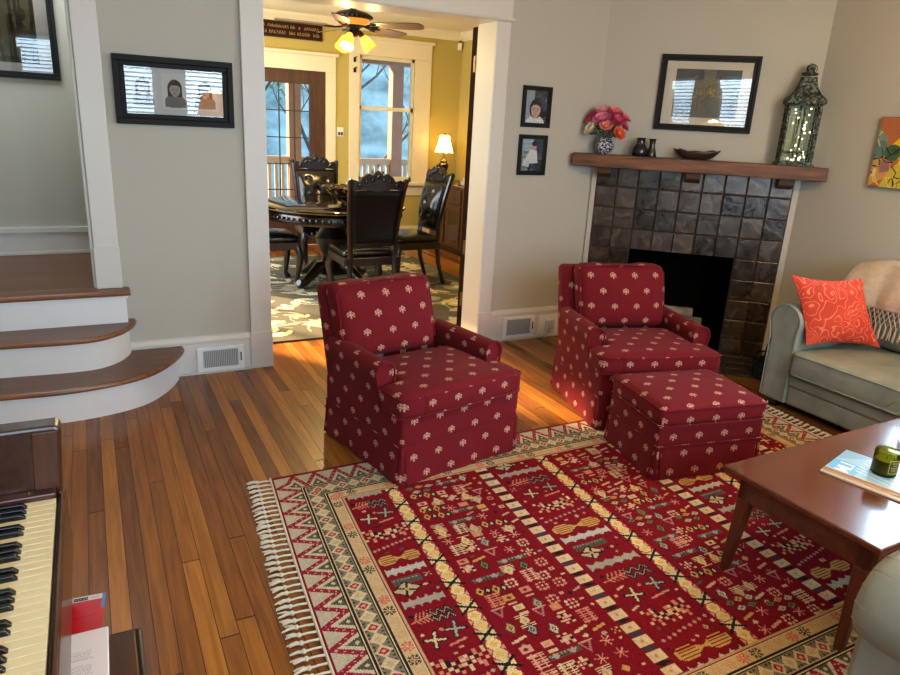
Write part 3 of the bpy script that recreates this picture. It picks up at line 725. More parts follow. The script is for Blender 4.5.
for i,(x,z,y,r_,c,lab) in enumerate(fls):
    r_*=1.7; x*=1.0; z=.06+z*.80
    R=random.Random(i+20)
    f=thing('peony',lab,'flower',va_loc,TH,'peonies in the mantel vase')
    dirv=Vector((x,y-.03,z-.09)).normalized(); rot=dirv.to_track_quat('Z','Y').to_matrix().to_4x4(); Mh=Matrix.Translation((x,y,z))@rot
    k=MB(); k.T=Mh
    for ring,(n,rr,op) in enumerate(((8,1.0,.45),(7,.82,.95),(5,.55,1.35))):
        for j in range(n):
            a=2*pi*j/n+ring*.5+R.uniform(-.15,.15)
            def PT(u,v,a=a,rr=rr,op=op):
                w=(u-.5)*2*sin(pi*min(1,v*.85+.12))*.55*rr*r_
                d=v*rr*r_*cos(op*v*.9); h=v*rr*r_*sin(op)*.9+ (u-.5)**2*.02
                return (cos(a)*d-sin(a)*w,sin(a)*d+cos(a)*w,h-.004)
            k.sheet(PT,3,4)
    k.build('petals',petal_mat(c),f,angle=80)
    k=MB(); k.T=Mh; k.ball((0,0,.008),r_*.26,8); k.build('flower_heart',YEL,f)
    k=MB(); k.tube([(x*.1,y*.1,.05),(x*.35,y*.3,.12),(x,y,z-.005)],.0028,6); k.build('stem',STEM,f)
    for j in range(4):
        a=R.uniform(0,6.28); k=MB()
        k.sheet(lambda u,v,a=a:(x*.7+cos(a)*v*.075+(-sin(a))*(u-.5)*.045*sin(pi*v),y*.7+sin(a)*v*.06+cos(a)*(u-.5)*.045*sin(pi*v),.1+(z-.1)*.6+.02*v-.03*v*v),2,5); k.build('leaf',STEM,f)
DV=plain('dark_glazed_clay',lin(26,26,31),.25,coat=.3)
mb=MB(); mb.lathe([(.001,0),(.046,0),(.052,.006),(.055,.03),(.052,.055),(.036,.075),(.03,.085),(.03,.122),(.034,.128),(.03,.128),(.026,.1),(.001,.09)],28); o=mb.build('jar',DV); o.location=mz(.325,.10); tag(o,'squat dark glazed jar with a straight neck on the mantel','jar')
mb=MB(); mb.lathe([(.001,0),(.036,0),(.038,.006),(.034,.03),(.023,.06),(.02,.085),(.024,.118),(.028,.125),(.024,.125),(.018,.09),(.001,.08)],24); o=mb.build('jar',DV); o.location=mz(.405,.09); tag(o,'slim dark glazed jar flaring at its foot, right of the squat jar','jar')
BOWL=plain('carved_bowl_wood',lin(52,40,32),.4,bump=.2,bscale=60)
k=MB()
def PB(u,v):
    a=2*pi*u; lob=.5+.5*cos(a*8); rr=.045+(.085+.012*lob)*v**.8; return (rr*cos(a)*1.1,rr*sin(a)*.62,.006+.045*v**1.7*(1+.22*lob)+ .012*v**3*abs(cos(a)))
k.sheet(PB,64,6); k.lathe([(.001,.0),(.05,.0),(.05,.008),(.001,.008)],24,sx=1.1,sy=.62)
o=k.build('bowl',BOWL); sm=o.modifiers.new('thick','SOLIDIFY'); sm.thickness=.006; sm.offset=1; o.location=mz(.712,.10); o.rotation_euler=(0,0,TH); tag(o,'dark scalloped leaf shaped bowl in the middle of the mantel','bowl')
# fireside basket
bk=thing('basket','black iron fireside basket with arched handle between hearth and sofa','basket',(3.99,2.90,0),.3)
mb=MB()
for z,r_ in ((.012,.085),(.09,.095),(.16,.105)): mb.tube([(r_*cos(a),r_*sin(a),z) for a in [i*2*pi/28 for i in range(28)]],.006,6,True)
for i in range(14): a=i*2*pi/14; mb.tube([(.085*cos(a),.085*sin(a),.012),(.105*cos(a),.105*sin(a),.16)],.004,6)
mb.build('basket_cage',BLACKM,bk)
mb=MB(); mb.lathe([(.001,.006),(.085,.006),(.085,.012),(.1,.13),(.096,.13),(.08,.02),(.001,.02)],24); mb.build('liner',plain('liner_black',lin(24,22,21),.8),bk)
mb=MB(); mb.tube([(.105*cos(a),0,.16+.15*sin(a)) for a in [pi*i/16 for i in range(17)]],.006,6); mb.build('handle',BLACKM,bk)

# ------------------------------------------------------------------ armchairs and ottoman
def skirt_mesh(hw,hd0,hd1,h,flare=.014):
    """gathered skirt: outer wall with a pleat at each corner, y from hd0 (front) to hd1 (back)"""
    pts=[]
    cs=[(-hw,hd0),(hw,hd0),(hw,hd1),(-hw,hd1)]
    for i in range(4):
        a=Vector(cs[i]); b=Vector(cs[(i+1)%4]); t=(b-a).normalized(); n=Vector((t.y,-t.x)); L=(b-a).length
        ts=[0,.012,.018,.024]+[L*k/12 for k in range(1,12)]+[L-.024,L-.018,L-.012]
        for q in ts:
            d=0
            if abs(q-.018)<.001 or abs(q-(L-.018))<.001: d=-.02
            pts.append((a+t*q,n,d,q/L))
    k=MB(); zs=[0.004,h*.33,h*.66,h-.012,h]; vs=[];N=len(pts)
    for z in zs:
        f=flare*(1-z/h)**1.2
        for p,n,d,s_ in pts:
            w=.006*sin(s_*pi*5)*(1-z/h)
            cx=Vector((p.x,p.y-(hd0+hd1)/2)).normalized()
            q=p+n*(f+d*(1-z/h)**.7+w); vs.append((q.x,q.y,z))
    fs=[(j*N+i,j*N+(i+1)%N,(j+1)*N+(i+1)%N,(j+1)*N+i) for j in range(len(zs)-1) for i in range(N)]
    k.add(vs,fs); return k
def make_chair(label,loc,rz,cs=0,group='burgundy armchairs'):
    t=thing('armchair',label,'armchair',loc,rz,'burgundy armchairs')
    W=.345;F=-.345;B=.335
    k=skirt_mesh(W,F,B,.176); k.build('skirt',MOTIF,t,uv=True,angle=60)
    k=MB(); k.rbox((-W,F,.172),(W,B,.315),.012,4); k.box((-W+.03,F+.03,.02),(W-.03,B-.03,.2)); k.build('base',MOTIF,t,uv=True)
    k=MB()
    k.tube([(-W,F,.176),(W,F,.176),(W,B,.176),(-W,B,.176)],.0045,6,True); k.build('skirt_welt',MOTIF,t,uv=True)
    # seat cushion: T shape
    def crown(p):
        x,y,z=p
        if z>.37: z+=.024*max(0,1-(x/.36)**2)*max(0,1-((y+.12)/.30)**2)
        y-= .01*(1-(x/.37)**2) if y<F+.05 else 0
        return (x,y,z)
    k=MB(); k.rbox((-.268,-.372,.315),(.268,.14,.426),.035,(8,8,2),crown); k.rbox((-.366,-.368,.315),(.340,-.175,.426),.035,(10,4,2),crown); k.build('seat_cushion',MOTIF,t,uv=True,angle=60)
    k=MB()
    for z in (.327,.414): k.tube([(-.363,-.2,z),(-.364,-.350,z),(-.336,-.371,z),(-.1,-.378,z),(.1,-.378,z),(.313,-.371,z),(.339,-.350,z),(.338,-.2,z)],.005,6)
    k.build('cushion_welt',MOTIF,t,uv=True)
    # arms
    for s in (-1,1):
        cx=.318*s; pr=[]
        pr=[(s*.276,.30),(s*.276,.42)]
        for i in range(15):
            a=pi-(-0.15)-i*(pi+.7)/14
            pr.append((s*(.319+.052*cos(a)),.468+.052*sin(a)))
        pr+= [(s*.350,.41),(s*.345,.30)]
        k=MB(); k.prism(pr,-.165,.30,'y'); k.build('arm',MOTIF,t,uv=True,bevel=.005,seg=2)
        k=MB(); c=[(s*(.319+.050*cos(a)),-.169,.468+.050*sin(a)) for a in [pi*1.12-i*(pi+.7)/16 for i in range(17)]]
        k.tube([(s*.281,-.169,.32)]+c+[(s*.341,-.169,.32)],.0065,6); k.build('arm_welt',MOTIF,t,uv=True)
    # back
    def lean(p):
        x,y,z=p; q=max(0,z-.30); return (x*(1-.05*q)-.012,y+.045+q*.30,z)
    k=MB()
    k.rbox((-.332,.195,.28),(.332,.30,.752),.035,(6,3,6),lean); k.build('back',MOTIF,t,uv=True,angle=60)
    def puff(p):
        x,y,z=p; u=(x-cs+.044)/.284; w=(z-.595)/.175
        b=max(0,1-u*u)*max(0,1-w*w); y2=y+(-.045*b if y<.13 else 0)
        zz=z+.012*(1-u*u)*(1 if z>.6 else 0)-(.01 if (abs(u)<.35 and z>.7) else 0)
        x2=x*(1+.03*w)
        return lean((x2,y2,zz))
    k=MB(); k.rbox((-.328+cs,.075,.42),(.24+cs,.205,.775),.05,(10,3,8),puff); k.build('back_cushion',MOTIF,t,uv=True,angle=60)
    k=MB()
    wl=[lean((x+cs,.09,z)) for x,z in [(-.318,.47),(-.323,.735),(-.291,.769),(-.044,.78),(.203,.769),(.233,.735),(.229,.47)]]
    k.tube(wl,.0055,6); k.build('back_welt',MOTIF,t,uv=True)
    for sx in (-1,1):
        for y in (F+.06,B-.06):
            k=MB(); k.box((sx*(W-.06)-.02,y-.02,0),(sx*(W-.06)+.02,y+.02,.05)); k.build('foot',DARKW,t,smooth=False)
    return t
make_chair('burgundy armchair at the centre in front of the dining room doorway, no footstool',(1.374,2.878,.008),rad(11))
make_chair('burgundy armchair in front of the fireplace with the footstool before it',(2.741,2.883,.008),rad(-15),.062)
ot=thing('ottoman','burgundy footstool with fan motifs standing before the armchair by the fireplace','footstool',(2.545,2.262,.008),rad(-10.5))
k=skirt_mesh(.288,-.225,.225,.165); k.build('skirt',MOTIF,ot,uv=True,angle=60)
k=MB(); k.rbox((-.288,-.225,.16),(.288,.225,.262),.012,4); k.box((-.26,-.19,.02),(.26,.19,.2)); k.build('base',MOTIF,ot,uv=True)
def oc(p):
    x,y,z=p
    if z>.31: z+=.022*max(0,1-(x/.31)**2)*max(0,1-(y/.235)**2)
    return (x,y,z)
k=MB(); k.rbox((-.295,-.235,.258),(.295,.232,.362),.035,(8,6,2),oc); k.build('cushion',MOTIF,ot,uv=True,angle=60)
k=MB()
for z in (.27,.35): k.tube([(-.294,-.215,z),(-.27,-.236,z),(.27,-.236,z),(.294,-.215,z),(.294,.21,z),(.27,.232,z),(-.27,.232,z),(-.294,.21,z)],.0045,6,True)
k.tube([(-.29,-.227,.165),(.29,-.227,.165),(.29,.227,.165),(-.29,.227,.165)],.004,6,True); k.build('welt',MOTIF,ot,uv=True)
for sx in (-1,1):
    for sy in (-1,1):
        k=MB(); k.box((sx*.24-.02,sy*.17-.02,0),(sx*.24+.02,sy*.17+.02,.05)); k.build('foot',DARKW,ot,smooth=False)

# ------------------------------------------------------------------ the kilim
RW,RL=2.90,1.90
K=Ras(RW,RL,.0042,lin(134,24,38))
RED=lin(116,19,29);DRED=lin(112,20,32);CREAM=lin(196,174,134);GOLD=lin(186,146,80);SALM=lin(192,120,96);BLK=lin(34,28,28);OLV=lin(84,76,64);NAVY=lin(48,46,70);GRY=lin(156,146,128);PINK=lin(202,146,122);GRN=lin(110,108,66);BEI=lin(186,160,124)
R=random.Random(9)
def strip(side,d0,d1):
    """maps (t along the side, d depth 0..1 in the band) -> x,y"""
    def f(t,d):
        q=d0+(d1-d0)*d
        return {'L':(q,t),'R':(RW-q,t),'T':(t,q),'B':(t,RL-q)}[side]
    return f
DX=np.minimum(K.X,RW-K.X); DY=np.minimum(K.Y,RL-K.Y); DM=np.minimum(DX,DY)
def band(a,b,c): K.a[(DM>=a)&(DM<b)]=c
band(0,.26,BEI); band(0,.016,DRED)
nzr=np.random.default_rng(5).random(DM.shape)
spk=(DM>.135)&(DM<.2)&(nzr<.55); 
for side in 'LTRB':
    L=RL if side in 'LR' else RW
    K.clip=(DX<=DY) if side in 'LR' else (DY<DX)
    f=strip(side,.016,.118); n=int(round(L/.100)); p=L/n
    for i in range(n):
        a,m,b=i*p,(i+.5)*p,(i+1)*p
        K.poly([f(a,0),f(m,1),f(b,0)],lin(178,166,142)); K.poly([f(m,1),f(b,0),f(b+p/2,1)],lin(188,174,146))
        K.poly([f(m+p*.25,1),f(b,.5),f(b+p*.25,1)],lin(80,78,64)); K.dia(*f(b,.86),.009,.009,CREAM); K.dia(*f(m,.45),.010,.010,lin(176,160,132))
    for i in range(n):
        a,m,b=i*p,(i+.5)*p,(i+1)*p
        K.line(*f(a,.06),*f(m,.95),.019,lin(136,34,50)); K.line(*f(m,.95),*f(b,.06),.019,lin(136,34,50))
        for q in (.15,.4,.65,.9):
            K.dia(*f(a+(m-a)*q,.06+.89*q),.0045,.0045,PINK); K.dia(*f(m+(b-m)*q,.95-.89*q),.0045,.0045,PINK)
    def dbl(d0):
        for j,(o,c) in enumerate(((0,BLK),(.005,CREAM),(.0085,BLK),(.0125,CREAM),(.016,BLK))):
            K.rect(*sorted2(strip(side,d0+o,d0+o+.0042)(0,0),strip(side,d0+o,d0+o+.0042)(L,1)),c)
    def sorted2(p,q): return (min(p[0],q[0]),min(p[1],q[1]),max(p[0],q[0]),max(p[1],q[1]))
    K.rect(*sorted2(strip(side,.137,.2)(0,0),strip(side,.137,.2)(L,1)),lin(120,110,92))
    f=strip(side,.137,.2); n=int(round(L/.054)); p=L/n
    for i in range(n*3):
        for dd in (.12,.88): K.dia(*f(i*p/3,dd),.006,.006,lin(60,56,50))
    for i in range(n):
        c=f((i+.5)*p,.5); sx,sy=(.031,p*.52) if side in 'LR' else (p*.52,.031)
        if i%2: K.dia(*c,sx,sy,CREAM); K.dia(*c,sx*.62,sy*.6,lin(150,34,48)); K.dia(*c,sx*.3,sy*.28,PINK)
        else: K.dia(*c,sx*1.02,sy*1.05,lin(196,176,138)); K.dia(*c,sx*.5,sy*.5,lin(184,158,118))
    dbl(.116); dbl(.2)
    K.rect(*sorted2(strip(side,.222,.264)(0,0),strip(side,.222,.264)(L,1)),lin(190,162,118))
    f=strip(side,.222,.264); n=int(round(L/.058)); p=L/n
    for i in range(n):
        c=f((i+.5)*p,.48); kind=i%4
        col=(lin(190,96,76),lin(70,66,58),lin(190,156,112),lin(184,148,104))[kind]
        for a in range(8):
            e=(c[0]+.018*cos(a*pi/4),c[1]+.018*sin(a*pi/4)); K.line(*c,*e,.0045,col)
            if kind<2: K.dia(*e,.006,.006,col)
        K.dia(*c,.006,.006,lin(214,150,110))
    for o,c in ((.262,CREAM),(.267,BLK),(.271,lin(176,150,110))): K.rect(*sorted2(strip(side,o,o+.0046)(0,0),strip(side,o,o+.0046)(L,1)),c)
    K.clip=None
fieldmask=(DM>.276); K.clip=fieldmask; K.a[fieldmask]=RED
# motifs
def rosette(x,y,c1,c2=SALM,s=.012):
    for i,j in ((-1,-1),(0,-1.2),(1,-1),(-1.2,0),(1.2,0),(-1,1),(0,1.2),(1,1)): K.dia(x+i*s*1.25,y+j*s*1.25,s*.62,s*.62,c1 if (i*j==0) else c2)
    K.dia(x,y,s*.5,s*.5,CREAM)
def odia(x,y,rx,ry,c,c2=BLK): K.dia(x,y,rx,ry,c2); K.dia(x,y,rx*.76,ry*.76,c); K.dia(x,y,rx*.38,ry*.38,c2); K.dia(x,y,rx*.18,ry*.18,c)
def cross(x,y,s,c=CREAM,rot=0):
    for a in (rot,rot+pi/2):
        dx,dy=cos(a)*s,sin(a)*s; K.line(x-dx,y-dy,x+dx,y+dy,.018,BLK)
    for a in (rot,rot+pi/2):
        dx,dy=cos(a)*s*.92,sin(a)*s*.92; K.line(x-dx,y-dy,x+dx,y+dy,.0085,c)
def zig(x,y,w,c,n=4,h=.012,t=.008):
    K.pl([(x-w/2+w*i/n,y+(h if i%2 else -h)) for i in range(n+1)],t+.006,BLK); K.pl([(x-w/2+w*i/n,y+(h if i%2 else -h)) for i in range(n+1)],t*.4,c)
def checker(x,y,s,cs,patt):
    for j,rw in enumerate(patt):
        for i,ch in enumerate(rw):
            if ch!='.': K.rect(x+(i-len(rw)/2)*s+.001,y+(j-len(patt)/2)*s*.9,x+(i+1-len(rw)/2)*s-.001,y+(j+1-len(patt)/2)*s*.9-.0015,cs[int(ch)])
def wavy(x0,x1,y,c,h=.024,n=5):
    K.rect(x0,y-h,x1,y+h,c)
    for i in range(n):
        xx=x0+(x1-x0)*(i+.5)/n; K.ell(xx,y-h-.002,(x1-x0)/n*.46,.014,RED); K.ell(xx,y+h+.002,(x1-x0)/n*.46,.014,RED)
def combs(x,y,w,c):
    for s in (-1,1):
        cx=x+s*w*.28
        K.poly([(cx-w*.2,y-.012),(cx-w*.1,y-.028),(cx+w*.1,y-.028),(cx+w*.2,y-.012),(cx+w*.2,y+.012),(cx+w*.1,y+.028),(cx-w*.1,y+.028),(cx-w*.2,y+.012)],c)
        for q in (-.018,-.006,.006,.018): K.rect(cx-w*.19+(.04*w if s<0 else .04*w),y+q-.0022,cx+w*.17,y+q+.0022,RED)
    K.poly([(x-w*.09,y-.012),(x,y-.003),(x+w*.09,y-.012),(x+w*.09,y+.012),(x,y+.003),(x-w*.09,y+.012)],c)
def branch(x,y,s,c):
    K.line(x-s,y+.01,x+s,y-.006,.006,c)
    for i in (-.6,-.25,.1,.45,.75):
        K.line(x+i*s,y+.003,x+(i+.3)*s,y-.026,.005,c); K.line(x+i*s,y+.003,x+(i+.3)*s,y+.022,.005,c)
def ladder(x,y,s,c):
    for a in (0,1): 
        xx=x+a*s*.55; K.line(xx,y-s*.6+a*.01,xx,y+s*.6,.006,c)
        for i in range(6): K.line(xx-s*.22,y-s*.55+i*s*.21,xx+s*.22,y-s*.55+i*s*.21,.0048,c)
def eyes(x,y):
    for (dx,dy,c,e) in ((-.045,-.016,GRN,BLK),(.0,-.02,GOLD,RED),(.045,-.012,CREAM,NAVY),(-.024,.018,CREAM,NAVY),(.025,.02,GRN,BLK)):
        K.dia(x+dx,y+dy,.025,.016,e); K.dia(x+dx,y+dy,.02,.0125,c); K.dia(x+dx,y+dy,.009,.006,e); K.dia(x+dx,y+dy,.0045,.003,c)
def diarow(x,y,n,vert=False):
    for i in range(n):
        d=(i-(n-1)/2)*.030; c=(GOLD if i%2==0 else BLK)
        xx,yy=(x,y+d) if vert else (x+d,y+d*.15)
        K.dia(xx,yy,.0155,.023,c); K.dia(xx,yy,.007,.011,BLK if i%2==0 else CREAM)
def spiky(x,y,c):
    K.dia(x,y,.018,.032,c)
    for i in range(-3,4): K.line(x-.026,y+i*.009,x+.026,y+i*.009,.0025,c)
    K.dia(x,y,.007,.012,GOLD)
def textbar(x,y,w,h,ang=0):
    K.rect(x-w/2,y-h/2,x+w/2,y+h/2,OLV)
    for i in range(int(w/.014)):
        K.dia(x-w/2+.007+i*.014,y-h/4,.004,.004,GRY); K.dia(x-w/2+.0+i*.014,y+h/4,.004,.004,BLK)
def typeA(u0,u1,ph):
    w=u1-u0; x=(u0+u1)/2
    v=ph-.72
    while v<RL:
        wavy(u0+.012,u1-.012,v,GRY,n=5)
        branch(u0+w*.28,v+.08,w*.22,SALM); zig(u0+w*.68,v+.07,w*.42,GRY,5); zig(u0+w*.68,v+.10,w*.42,GRY,5)
        K.dia(u0+w*.1,v+.06,.012,.012,BLK)
        cross(u0+w*.3,v+.185,.034,CREAM,.25); cross(u0+w*.74,v+.165,.034,GRY,.25); K.dia(x,v+.15,.009,.009,SALM)
        K.line(u0+w*.5,v+.225,u0+w*.82,v+.215,.009,SALM)
        checker(x,v+.305,.0155,(CREAM,SALM,BLK,PINK),("0.1......1.0".replace(' ',''),".102..1021.0","..020201021.",".1.0210201.3","0.1.02.0.31.","..3..1.0..1."))
        for i in range(9): K.dia(u0+w*(.08+.105*i),v+.40-.004*i,.0085,.0085,(GRY,SALM)[i%2])
        combs(x,v+.47,w*.95,(GOLD,lin(204,160,116))[0])
        wavy(u0+.012,u1-.012,v+.54,lin(178,170,154),n=5); textbar(u0+w*.4,v+.60,w*.6,.036)
        for i in range(6): K.dia(u0+w*(.3+.1*i),v+.645,.011,.007,(CREAM,BLK)[i%2])
        K.dia(u0+w*.30,v+.645,.055,.042,BLK); K.dia(u0+w*.30,v+.645,.048,.036,BEI); K.line(u0+w*.12,v+.63,u0+w*.48,v+.66,.009,BLK); K.line(u0+w*.36,v+.61,u0+w*.24,v+.68,.009,BLK); K.dia(u0+w*.30,v+.645,.010,.009,GOLD)
        v+=.72
def chain(u,kind,ph=0):
    v=-.1+ph
    if kind==0:
        K.rect(u-.030,0,u+.030,RL,lin(150,34,42))
        while v<RL:
            for q in (0,.046):
                c=(lin(216,190,132),lin(204,178,124))[int(q>0)]
                K.poly([(u-.013,v+q-.023),(u+.013,v+q-.023),(u+.027,v+q),(u+.013,v+q+.023),(u-.013,v+q+.023),(u-.027,v+q)],c); K.dia(u,v+q,.017,.014,lin(208,166,88))
                for s in (-1,1): K.poly([(u+s*.030,v+q+.010),(u+s*.030,v+q+.036),(u+s*.016,v+q+.023)],PINK)
            K.rect(u-.028,v+.070,u+.028,v+.112,lin(206,182,132))
            K.line(u-.038,v+.070,u+.038,v+.112,.0105,BLK); K.line(u+.034,v+.066,u-.034,v+.116,.0105,BLK)
            v+=.136
    else:
        while v<RL:
            K.poly([(u-.030,v),(u+.030,v),(u-.030,v+.040),(u+.030,v+.040)],CREAM); K.poly([(u-.030,v),(u-.030,v+.040),(u,v+.020)],lin(198,170,128)); K.poly([(u+.030,v),(u+.030,v+.040),(u,v+.020)],lin(206,180,138))
            K.dia(u,v+.020,.008,.008,SALM)
            K.poly([(u-.032,v+.046),(u+.008,v+.042),(u+.032,v+.056),(u-.008,v+.062)],(BLK,lin(52,56,66))[int(v*40)%2]); v+=.066
def typeB(u0,u1,seed):
    R=random.Random(seed); w=u1-u0; v=.27; seq=0
    rowh=.060
    fns=['ros','odia','ladder','eyes','dia3','spiky','rect','bar','textb','chk','star','pennant']
    while v<RL-.24:
        x=u0+.045; 
        row=R.random()
        while x<u1-.03:
            q=R.choice(fns); yy=v+R.uniform(-.014,.014); adv=.075
            if q=='ros': rosette(x,yy,PINK,R.choice((CREAM,SALM)))
            elif q=='odia': odia(x,yy,.020,.034,R.choice((CREAM,GRY,GRN,GOLD)),R.choice((BLK,OLV,NAVY)))
            elif q=='ladder': ladder(x,yy,.052,R.choice((PINK,SALM,CREAM)))
            elif q=='eyes':
                if x+.06<u1-.03 : eyes(x+.035,yy); adv=.14
                else: K.dia(x,yy,.016,.016,GOLD)
            elif q=='dia3':
                if x+.06<u1-.03: diarow(x+.03,yy,4); adv=.125
                else: K.rect(x-.012,yy-.006,x+.012,yy+.006,PINK)
            elif q=='spiky': spiky(x,yy,R.choice((CREAM,BEI,lin(206,176,120))))
            elif q=='rect':
                K.rect(x-.02,yy-.014,x+.02,yy+.014,R.choice((SALM,CREAM,GOLD,PINK))); K.dia(x,yy,.011,.009,R.choice((GOLD,RED)))
                K.rect(x-.016,yy+.026,x+.018,yy+.036,R.choice((PINK,CREAM)))
            elif q=='bar': K.line(x-.022,yy+.004,x+.024,yy-.006,.011,R.choice((PINK,CREAM,GOLD))); K.dia(x,yy+.03,.013,.010,R.choice((CREAM,GRN,GRY)))
            elif q=='textb':
                if x+.07<u1-.02: textbar(x+.045,yy,.12,.022); K.dia(x+.01,yy,.015,.013,GRY); K.dia(x+.075,yy,.015,.013,GRY); adv=.15
                else: K.dia(x,yy,.01,.014,BLK)
            elif q=='chk': checker(x,yy,.013,(PINK,BLK,CREAM),("0.2.","1020","0201",".0.2"))
            elif q=='star':
                for a in range(6): K.line(x,yy,x+.022*cos(a*pi/3+.3),yy+.022*sin(a*pi/3+.3),.004,R.choice((SALM,PINK)))
            else: K.poly([(x-.024,yy-.02),(x+.024,yy-.02),(x,yy+.028)],lin(160,104,104)); K.poly([(x-.013,yy-.014),(x+.013,yy-.014),(x,yy+.012)],RED); K.line(x-.02,yy-.02,x+.03,yy-.02,.004,PINK)
            x+=adv*.86+R.uniform(-.006,.010)
        v+=rowh
typeA(.278,.455,.285); typeB(.53,.90,3); typeA(.985,1.235,.375); typeB(1.315,1.68,8); typeA(1.765,1.985,.285); typeB(2.07,2.43,12); typeA(2.50,2.70,.4)
for i,u in enumerate((.492,.94,1.275,1.722,2.03,2.465)): chain(u,i%2,(.02,.03,.05,.0,.03,.06)[i])
fr_=np.array(RED)
for i in range(9000):
    x=R.uniform(.30,RW-.30); y=R.uniform(.285,RL-.285); h_=R.choice((.013,.017,.022))
    sl=K.win(x-h_,y-h_,x+h_,y+h_)
    if K.a[sl].size==0 or np.abs(K.a[sl]-fr_).max()>1e-6: continue
    q=R.random(); c=R.choice((CREAM,PINK,SALM,GOLD,BEI,GRY,CREAM,BLK,OLV))
    if h_<.015:
        if q<.5: K.dia(x,y,.008,.007,c)
        else: K.rect(x-.008,y-.005,x+.008,y+.005,c)
    elif q<.3: odia(x,y,.012,.016,c,R.choice((BLK,OLV,NAVY,RED)))
    elif q<.5: rosette(x,y,c,SALM,.0075)
    elif q<.7: K.line(x-.014,y+.004,x+.014,y-.004,.009,c)
    elif q<.85: checker(x,y,.009,(c,BLK,PINK),("0.2","101","2.0"))
    else: K.rect(x-.012,y-.009,x+.012,y+.009,c); K.dia(x,y,.007,.005,RED)
K.clip=None
RO=Vector((.588,2.745)); RU=Vector((cos(.013),sin(.013))); RV=Vector((-.06,-1.0))
rug=thing('rug','red patterned kilim rug with cream borders under the armchairs and coffee table','rug',(RO.x,RO.y,0))
KIL=facecol('kilim_wool',.95,bump=.25)
K.build('weave',KIL,lambda X,Y:(X*RU.x+Y*RV.x+.022*np.sin(np.pi*np.clip(Y/RL,0,1)*.9)*np.clip(1-X/1.2,0,1)*-1,X*RU.y+Y*RV.y,np.full_like(X,.008)),rug,jitter=.10)
def ruv(x,y): return (x*RU.x+y*RV.x-.022*sin(pi*.9*min(1,max(0,y/RL)))*max(0,1-x/1.2),x*RU.y+y*RV.y)
edge=[ruv(x,0) for x in [RW*i/20 for i in range(21)]]+[ruv(RW,RL*i/12) for i in range(1,13)]+[ruv(RW*(1-i/20),RL) for i in range(1,21)]+[ruv(0,RL*(1-i/12)) for i in range(1,12)]
mb=MB(); n=len(edge); mb.add([(x,y,0) for x,y in edge]+[(x,y,.0075) for x,y in edge],[(i,(i+1)%n,n+(i+1)%n,n+i) for i in range(n)]); mb.build('edge',plain('kilim_edge',lin(110,24,36),.9),rug)
FR=plain('fringe_cotton',lin(206,192,168),.9)
for side in (0,1):
    mb=MB(); R=random.Random(3+side); n=54; sgn=-1 if side==0 else 1; X0_=0 if side==0 else RW
    mb.tube([(*ruv(X0_-sgn*.004,RL*i/20),.009) for i in range(21)],.005,6)
    for i in range(n):
        y=RL*(i+.5)/n; dy=R.uniform(-.006,.006)-.012
        a=ruv(X0_,y); b=ruv(X0_+sgn*.05,y+dy*.5); c=ruv(X0_+sgn*.064,y+dy)
        mb.tube([(*a,.008),(*ruv(X0_+sgn*.025,y+dy*.2),.010),(*b,.007)],[.0042,.0036,.0036],6)
        mb.ball((b[0]+sgn*.004,b[1],.008),.0085,7)
        for k_ in range(4):
            e=ruv(X0_+sgn*(.085+R.uniform(0,.016)),y+dy+R.uniform(-.014,.014)); mb.tube([(b[0]+sgn*.006,b[1],.008),((b[0]+e[0])/2,(b[1]+e[1])/2,.010),(*e,.004)],[.005,.0048,.0026],5)
    mb.build('fringe',FR,rug)

# ------------------------------------------------------------------ coffee table
CTX=rad(1.5)
ct=thing('coffee_table','reddish cherry wood coffee table with tapered legs on the kilim rug','table',(1.955,1.52,.008),CTX)
TL,TW,TZ=1.25,.575,.412   # local: x along, y from 0 to -TW
mb=MB(); mb.box((0,-TW,TZ-.022),(TL,0,TZ)); mb.build('tabletop',CHERRY,ct,bevel=.006,seg=3,smooth=False)
mb=MB()
for a,b in (((.05,-TW+.045,TZ-.12),(TL-.05,-TW+.065,TZ-.022)),((.05,-.065,TZ-.12),(TL-.05,-.045,TZ-.022)),((.05,-TW+.045,TZ-.12),(.07,-.045,TZ-.022)),((TL-.07,-TW+.045,TZ-.12),(TL-.05,-.045,TZ-.022))): mb.box(a,b)
mb.build('apron',CHERRY,ct,bevel=.002,smooth=False)
for x,sx in ((.073,1),(TL-.073,-1)):
    for y,sy in ((-.068,-1),(-TW+.068,1)):
        mb=MB(); mb.frust((x-sx*.040,y-sy*.008),(.027,.027),(.046,.046),0,TZ-.12,(sx*.040,sy*.008)); mb.frust((x,y),(.046,.046),(.046,.046),TZ-.12,TZ-.022); mb.build('leg',CHERRYZ,ct,bevel=.003,smooth=False)
CT=Matrix.Translation((1.955,1.52,.008))@Matrix.Rotation(CTX,4,'Z')
TOPZ=.42
def magazine(label,x,y,rz,w,h,z,t,painter,name='magazine',cat='magazine',group='papers on the coffee table',pc=(226,210,186)):
    o=thing(name,label,cat,(x,y,z),rz,group)
    k=MB(); k.rbox((-w/2,-h/2,0),(w/2,h/2,t-.0006),.002,3); k.build('pages',plain('page_edges',lin(*pc),.8),o)
    r=Ras(w,h,.004,lin(120,176,206)); painter(r); r.build('cover',PRINT2,lambda X,Y:(X-w/2,h/2-Y,np.full_like(X,t)),o)
    return o
PRINT2=facecol('glossy_cover',.3)
def cov_plain(c):
    def f(r):
        r.a[:]=lin(*c)
        for i in range(6): r.rect(.02,.03+.03*i,r.W-.02,.04+.03*i,[q*.8 for q in lin(*c)])
    return f
